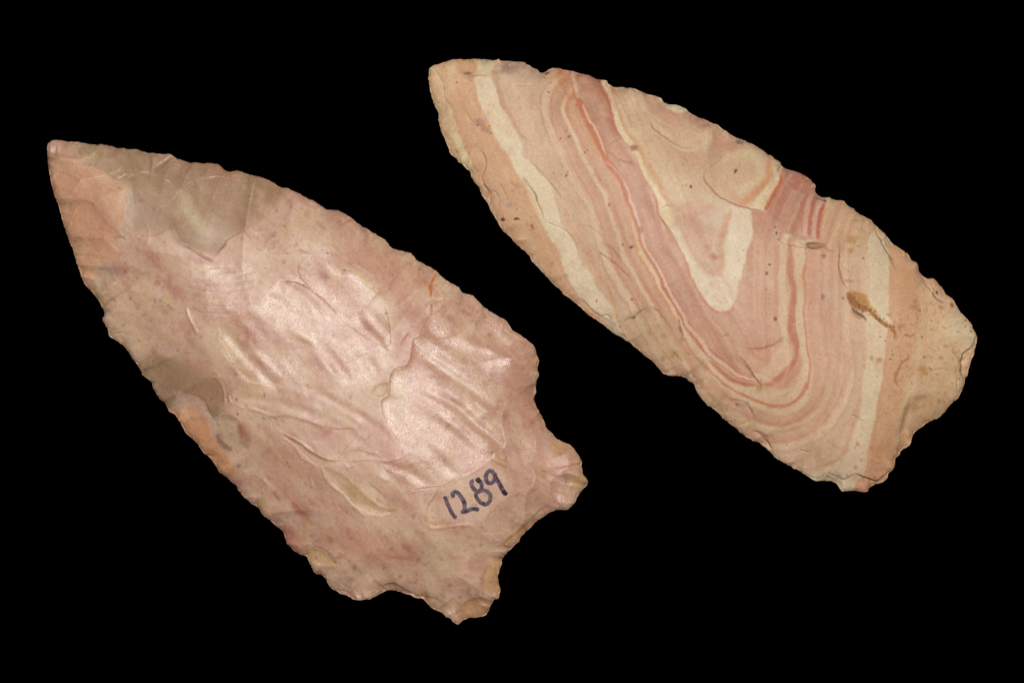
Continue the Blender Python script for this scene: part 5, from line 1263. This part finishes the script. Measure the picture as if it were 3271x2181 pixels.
S.step(P('M6', 2095, 1180, 2040, 1290, 1960, 1340, 1930, 1450, 1960, 1600, 2100, 1568, 2160, 1300), P('M6', 2050, 1200, 2030, 1290, 1960, 1350, 1930, 1450, 1950, 1600), 20, 45, 4)
S.step(P('R5', 360, 1210, 440, 1240, 560, 1290, 700, 1230, 800, 1270, 880, 1290, 960, 1320, 1010, 1310, 1060, 1250, 1135, 1215, 1100, 1320, 880, 1460, 540, 1460, 460, 1340, 300, 1310),
        P('R5', 700, 1230, 800, 1270, 880, 1290, 960, 1320, 1010, 1310, 1060, 1250, 1135, 1215), 16, 45, 3)
S.step(P('R6', 1190, 890, 1270, 900, 1350, 960, 1400, 1060, 1440, 1140, 1300, 1060, 1120, 970), P('R6', 1190, 890, 1270, 900, 1350, 960, 1400, 1060, 1440, 1140), 10, 40, 3)
S.step(P('R6', 1080, 510, 1140, 580, 1180, 650, 1175, 760, 1000, 830, 700, 600, 600, 450), P('R6', 1080, 510, 1140, 580, 1180, 650, 1175, 760), 6, 50, 3)
S.step(P('M5', 1100, 1210, 1200, 1310, 1270, 1420, 1330, 1510, 1200, 1440, 1000, 1340, 950, 1260), P('M5', 1100, 1210, 1200, 1310, 1270, 1420, 1330, 1510), 8, 40, 3)
S.step(P('M5', 1180, 1160, 1330, 1140, 1460, 1090, 1570, 1020, 1620, 1060, 1600, 1250, 1400, 1400, 1280, 1400), P('M5', 1180, 1160, 1330, 1140, 1460, 1090, 1570, 1020), 5, 50, 3)
S.step(P('R7', 930, 735, 1100, 610, 1260, 510, 1400, 600, 1560, 800, 1700, 1100, 1400, 1260, 1100, 1020), P('R7', 930, 735, 1100, 610, 1260, 510), 6, 70, 3)
S.step(P('R7', 390, 400, 500, 490, 580, 560, 670, 625, 760, 690, 830, 740, 860, 850, 600, 690, 340, 460), P('R7', 390, 400, 500, 490, 580, 560, 670, 625, 760, 690), 9, 30, 3)
S.step(P('R1', 560, 360, 690, 372, 900, 375, 960, 330, 1300, 200, 900, 140, 500, 150), P('R1', 560, 360, 690, 372, 900, 375), 4, 60, 4)
S.step(P('R1', 170, 265, 260, 400, 310, 480, 330, 640, 380, 720, 400, 800, 240, 860, 100, 400), P('R1', 170, 265, 260, 400, 310, 480, 330, 640, 380, 720, 400, 800), 6, 40, 3)
S.step(P('M4', 280, 400, 360, 330, 450, 295, 560, 440, 620, 560, 520, 550, 400, 510, 330, 470), P('M4', 280, 400, 360, 330, 450, 295), 4, 60, 3)
S.step(P('M4', 800, 1010, 830, 1120, 900, 1210, 980, 1290, 1100, 1250, 1050, 1080, 900, 980), P('M4', 800, 1010, 830, 1120, 900, 1210, 980, 1290), 7, 36, 3)
S.scoop(P('R3', 1050, 1480, 1200, 1480, 1320, 1515, 1180, 1560, 1070, 1540), 9, 12)
for bx, by, br, bh in ((2512, 757, 15, 6), (2558, 775, 13, 5), (2585, 772, 9, 4)):
    S.Z += bh * np.exp(-((X - bx) ** 2 + (Y - by) ** 2) / br ** 2)
# cracks and step walls: shade painted as a dark line, with dirt in them
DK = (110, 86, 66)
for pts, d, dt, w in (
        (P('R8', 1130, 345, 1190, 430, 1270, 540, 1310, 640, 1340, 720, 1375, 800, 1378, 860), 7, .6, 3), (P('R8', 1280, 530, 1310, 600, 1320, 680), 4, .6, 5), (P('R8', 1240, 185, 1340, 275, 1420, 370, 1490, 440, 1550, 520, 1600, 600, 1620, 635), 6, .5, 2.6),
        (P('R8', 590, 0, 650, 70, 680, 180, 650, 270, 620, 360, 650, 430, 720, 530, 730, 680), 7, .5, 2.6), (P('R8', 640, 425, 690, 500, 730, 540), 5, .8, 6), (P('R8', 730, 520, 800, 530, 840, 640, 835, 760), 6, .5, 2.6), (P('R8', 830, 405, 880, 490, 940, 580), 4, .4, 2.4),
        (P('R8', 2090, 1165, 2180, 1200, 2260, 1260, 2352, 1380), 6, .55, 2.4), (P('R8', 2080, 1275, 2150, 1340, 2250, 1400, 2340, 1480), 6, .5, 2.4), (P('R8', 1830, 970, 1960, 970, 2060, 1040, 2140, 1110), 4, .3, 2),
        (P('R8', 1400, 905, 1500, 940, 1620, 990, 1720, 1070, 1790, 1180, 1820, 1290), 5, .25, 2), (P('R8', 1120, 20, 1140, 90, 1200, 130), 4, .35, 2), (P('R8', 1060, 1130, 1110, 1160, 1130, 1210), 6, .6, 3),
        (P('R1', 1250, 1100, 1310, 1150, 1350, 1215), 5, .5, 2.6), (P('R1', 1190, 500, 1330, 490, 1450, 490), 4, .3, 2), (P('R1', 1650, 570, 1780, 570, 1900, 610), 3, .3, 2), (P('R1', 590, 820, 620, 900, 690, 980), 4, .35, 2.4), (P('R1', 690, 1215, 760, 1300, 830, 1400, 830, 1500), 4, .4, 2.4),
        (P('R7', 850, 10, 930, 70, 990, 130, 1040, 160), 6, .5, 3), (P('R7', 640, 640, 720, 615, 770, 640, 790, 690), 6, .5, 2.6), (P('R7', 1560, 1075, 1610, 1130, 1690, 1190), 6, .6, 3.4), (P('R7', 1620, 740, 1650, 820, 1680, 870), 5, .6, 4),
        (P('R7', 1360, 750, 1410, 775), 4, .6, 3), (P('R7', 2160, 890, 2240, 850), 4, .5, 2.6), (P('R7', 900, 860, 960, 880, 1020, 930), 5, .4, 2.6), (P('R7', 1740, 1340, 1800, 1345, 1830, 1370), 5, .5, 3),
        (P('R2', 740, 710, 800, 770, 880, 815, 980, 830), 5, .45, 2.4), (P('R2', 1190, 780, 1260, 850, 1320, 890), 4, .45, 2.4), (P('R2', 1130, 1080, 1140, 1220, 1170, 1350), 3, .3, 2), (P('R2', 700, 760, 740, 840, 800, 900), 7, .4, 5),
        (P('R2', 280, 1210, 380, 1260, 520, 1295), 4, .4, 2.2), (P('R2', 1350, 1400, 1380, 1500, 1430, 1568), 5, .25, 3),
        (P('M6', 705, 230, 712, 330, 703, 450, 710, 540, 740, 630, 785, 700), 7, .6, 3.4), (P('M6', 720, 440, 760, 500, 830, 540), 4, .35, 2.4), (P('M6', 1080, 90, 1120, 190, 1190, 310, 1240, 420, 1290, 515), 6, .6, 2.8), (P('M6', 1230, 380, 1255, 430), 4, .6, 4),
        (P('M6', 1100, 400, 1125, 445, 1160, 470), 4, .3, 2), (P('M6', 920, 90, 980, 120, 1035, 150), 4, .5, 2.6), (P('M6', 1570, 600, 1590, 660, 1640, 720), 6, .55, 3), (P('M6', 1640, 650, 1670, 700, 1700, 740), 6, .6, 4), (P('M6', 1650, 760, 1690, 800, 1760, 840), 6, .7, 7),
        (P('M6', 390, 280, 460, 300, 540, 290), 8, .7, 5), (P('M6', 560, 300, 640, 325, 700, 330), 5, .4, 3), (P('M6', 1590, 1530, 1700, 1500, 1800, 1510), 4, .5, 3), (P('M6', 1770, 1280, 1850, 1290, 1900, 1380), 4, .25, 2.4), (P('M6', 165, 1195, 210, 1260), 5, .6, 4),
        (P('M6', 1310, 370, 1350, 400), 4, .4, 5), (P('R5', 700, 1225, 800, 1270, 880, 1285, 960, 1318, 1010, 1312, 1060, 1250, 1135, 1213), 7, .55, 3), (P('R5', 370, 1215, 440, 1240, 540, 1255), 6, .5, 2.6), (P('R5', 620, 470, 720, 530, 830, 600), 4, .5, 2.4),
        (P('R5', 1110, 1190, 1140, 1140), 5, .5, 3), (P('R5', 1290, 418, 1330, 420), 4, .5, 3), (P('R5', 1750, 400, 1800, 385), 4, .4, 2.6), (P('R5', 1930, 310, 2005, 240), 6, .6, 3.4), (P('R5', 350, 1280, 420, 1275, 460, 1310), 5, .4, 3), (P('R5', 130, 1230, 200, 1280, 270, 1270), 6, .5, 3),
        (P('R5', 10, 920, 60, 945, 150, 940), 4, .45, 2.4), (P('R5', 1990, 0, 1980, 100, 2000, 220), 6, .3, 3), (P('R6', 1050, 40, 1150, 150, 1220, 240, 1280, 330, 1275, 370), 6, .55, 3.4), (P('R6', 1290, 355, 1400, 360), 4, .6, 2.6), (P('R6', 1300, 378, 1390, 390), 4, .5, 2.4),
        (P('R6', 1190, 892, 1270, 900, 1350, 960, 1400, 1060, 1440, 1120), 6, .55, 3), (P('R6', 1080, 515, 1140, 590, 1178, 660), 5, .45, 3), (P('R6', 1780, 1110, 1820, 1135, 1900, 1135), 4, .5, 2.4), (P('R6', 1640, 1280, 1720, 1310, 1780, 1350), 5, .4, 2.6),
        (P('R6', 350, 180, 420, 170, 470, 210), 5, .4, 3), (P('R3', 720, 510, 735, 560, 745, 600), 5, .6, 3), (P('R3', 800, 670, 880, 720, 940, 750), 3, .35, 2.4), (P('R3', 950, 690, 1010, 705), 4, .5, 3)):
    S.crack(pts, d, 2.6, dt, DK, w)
# coarse crust of the unfinished base end
bm_ = sstep(2780, 2920, X + .35 * (Y - 1100)) * sstep(0, 30, S.sd_edge)
S.Z += bm_ * (1.2 * fbm(X, Y, 22, 71, 4) + 1.6 * fbm(X, Y, 60, 72, 3))
S.R[:] = 0.56 + .04 * fbm(X, Y, 110, 78, 3)
S.rough(P('M4', 300, 560, 700, 700, 1100, 800, 1700, 1300, 'M5', 1400, 600, 1300, 950, 900, 1100, 600, 900, 300, 400), .46, 60)
BANDED = S


# ------------------------------------------------------------------ assemble the two points
def side(co, a, b):
    ax, ay = (a[0] - CX) * UNIT, (CY - a[1]) * UNIT
    bx, by = (b[0] - CX) * UNIT, (CY - b[1]) * UNIT
    return (bx - ax) * (co[:, 1] - ay) - (by - ay) * (co[:, 0] - ax)


def build(stone, name, label, mat, parts, cut, sat):
    co, qd, col, ro = stone.surface(1)
    cb, qb, colb, rob = stone.surface(4, bottom=True)
    co2 = np.concatenate([co, cb]); qd2 = np.concatenate([qd, qb + len(co)])
    col2 = np.concatenate([col, colb]); ro2 = np.concatenate([ro, rob])
    base = np.array([co2[:, 0].mean(), co2[:, 1].mean(), 0.0])
    co2 = co2 - base
    full = make_mesh("tmp", co2, qd2)
    nrm = np.zeros(len(co2) * 3, F32)
    full.vertex_normals.foreach_get("vector", nrm)
    nrm = nrm.reshape(-1, 3)
    bpy.data.meshes.remove(full)
    root = bpy.data.objects.new(name, None)
    root.empty_display_size = 0.01
    root.location = base
    root["label"] = label
    root["category"] = "stone point"
    scene.collection.objects.link(root)
    cen = co2[qd2].mean(1) + base
    sel = cut(cen)
    for k, (pname, plabel) in enumerate(parts):
        q = qd2[sel == k]
        used = np.unique(q)
        remap = np.full(len(co2), -1, np.int64)
        remap[used] = np.arange(len(used))
        me = make_mesh(pname, co2[used], remap[q], col2[used], ro2[used], sat)
        me.normals_split_custom_set_from_vertices(nrm[used].tolist())
        me.materials.append(mat)
        ob = bpy.data.objects.new(pname, me)
        ob.parent = root
        if plabel:
            ob["label"] = plabel
        scene.collection.objects.link(ob)
    return root, base


NA, NB = (1706, 1262), (1256, 1884)          # between the two notches of the pink point


def cut_pink(c):
    s = side(c, NA, NB)
    return np.where(s > 0, 1, 0)


def cut_band(c):
    s = side(c, (2957, 880), (2872, 1452))
    return np.where(s > 0, 1, 0)


pink, pbase = build(PINK, "projectile_point", "broad pink mottled stone point with notched stem and the inked number 1289",
                    M_PINK, [("blade", None), ("stem", "notched stem with tan chipped base")], cut_pink, 1.05)
band, bbase = build(BANDED, "stone_blade", "narrow banded stone point with cream, orange and mauve stripes, rusty crust at its base",
                    M_BAND, [("blade", None), ("base", "cream freckled crusty base end")], cut_band, 1.0)


# ------------------------------------------------------------------ the inked number on the pink point
def ink(name, strokes, mat, width, lift=0.9):
    """a handwritten figure: grid cells under the pen strokes, laid on the stone"""
    allp = np.concatenate([np.array(p) for p in strokes])
    x0, y0 = allp.min(0) - width
    x1, y1 = allp.max(0) + width
    st = 1.0
    gx, gy = np.meshgrid(np.arange(x0, x1, st), np.arange(y0, y1, st))
    wx = gx + 1.2 * fbm(gx.astype(F32), gy.astype(F32), 7, 900, 2)
    wy = gy + 1.2 * fbm(gx.astype(F32), gy.astype(F32), 7, 901, 2)
    D = np.full(gx.shape, 1e9)
    for s in strokes:
        p = smooth_pts(s, False, 6)
        for a, b in zip(p[:-1], p[1:]):
            v = b - a
            t = np.clip(((wx - a[0]) * v[0] + (wy - a[1]) * v[1]) / (v @ v + 1e-9), 0, 1)
            D = np.minimum(D, np.hypot(wx - a[0] - t * v[0], wy - a[1] - t * v[1]))
    m = D < width / 2
    cell = m[:-1, :-1] & m[1:, :-1] & m[:-1, 1:] & m[1:, 1:]
    use = np.zeros(m.shape, bool)
    use[:-1, :-1] |= cell; use[1:, :-1] |= cell; use[:-1, 1:] |= cell; use[1:, 1:] |= cell
    idx = np.full(m.shape, -1, np.int64)
    idx[use] = np.arange(use.sum())
    q = np.stack([idx[:-1, :-1][cell], idx[1:, :-1][cell], idx[1:, 1:][cell], idx[:-1, 1:][cell]], 1)
    z = PINK.height_at(gx[use], gy[use]) + lift * np.clip((width / 2 - D[use]) / 2.0, 0.25, 1)
    co = np.stack([(gx[use] - CX) * UNIT, (CY - gy[use]) * UNIT, EDGE_Z + z * UNIT], 1) - pbase
    me = make_mesh(name, co, q)
    me.materials.append(mat)
    ob = bpy.data.objects.new(name, me)
    scene.collection.objects.link(ob)
    return ob


figures = [
    ("handwritten purple black figure 1", [P('L5', 288, 1118, 330, 1215, 375, 1310, 412, 1358)], 14, []),
    ("handwritten purple black figure 2", [P('L5', 388, 1092, 380, 1062, 410, 1042, 450, 1060, 492, 1112, 525, 1180, 530, 1245, 512, 1288), P('L5', 508, 1292, 555, 1285, 610, 1258, 660, 1256, 688, 1266)], 15, []),
    ("handwritten purple black figure 8", [P('L5', 625, 908, 615, 950, 640, 1000, 680, 1045, 672, 1090, 700, 1150, 750, 1190, 800, 1200, 845, 1150, 846, 1080, 800, 1035, 740, 1030, 690, 1050), P('L5', 690, 1045, 735, 1000, 742, 945, 712, 905)], 14.5,
     [(P('L5', 696, 893, 703, 905), 17)]),
    ("handwritten purple black figure 9", [P('L5', 900, 830, 870, 790, 830, 788, 800, 830, 798, 895, 830, 935, 875, 925, 905, 880, 905, 835), P('L5', 905, 850, 935, 900, 970, 965, 1005, 1025, 1032, 1065)], 15.5,
     [(P('L5', 1015, 1045, 1036, 1068), 17)]),
]
for lab, st, w, dots in figures:
    ob = ink("inked_digit", st, M_INK, w)
    ob.parent = pink
    ob["label"] = lab
    for pt, dw in dots:
        d = ink("ink_blot", [pt], M_INK2, dw, 1.6)
        d.parent = ob
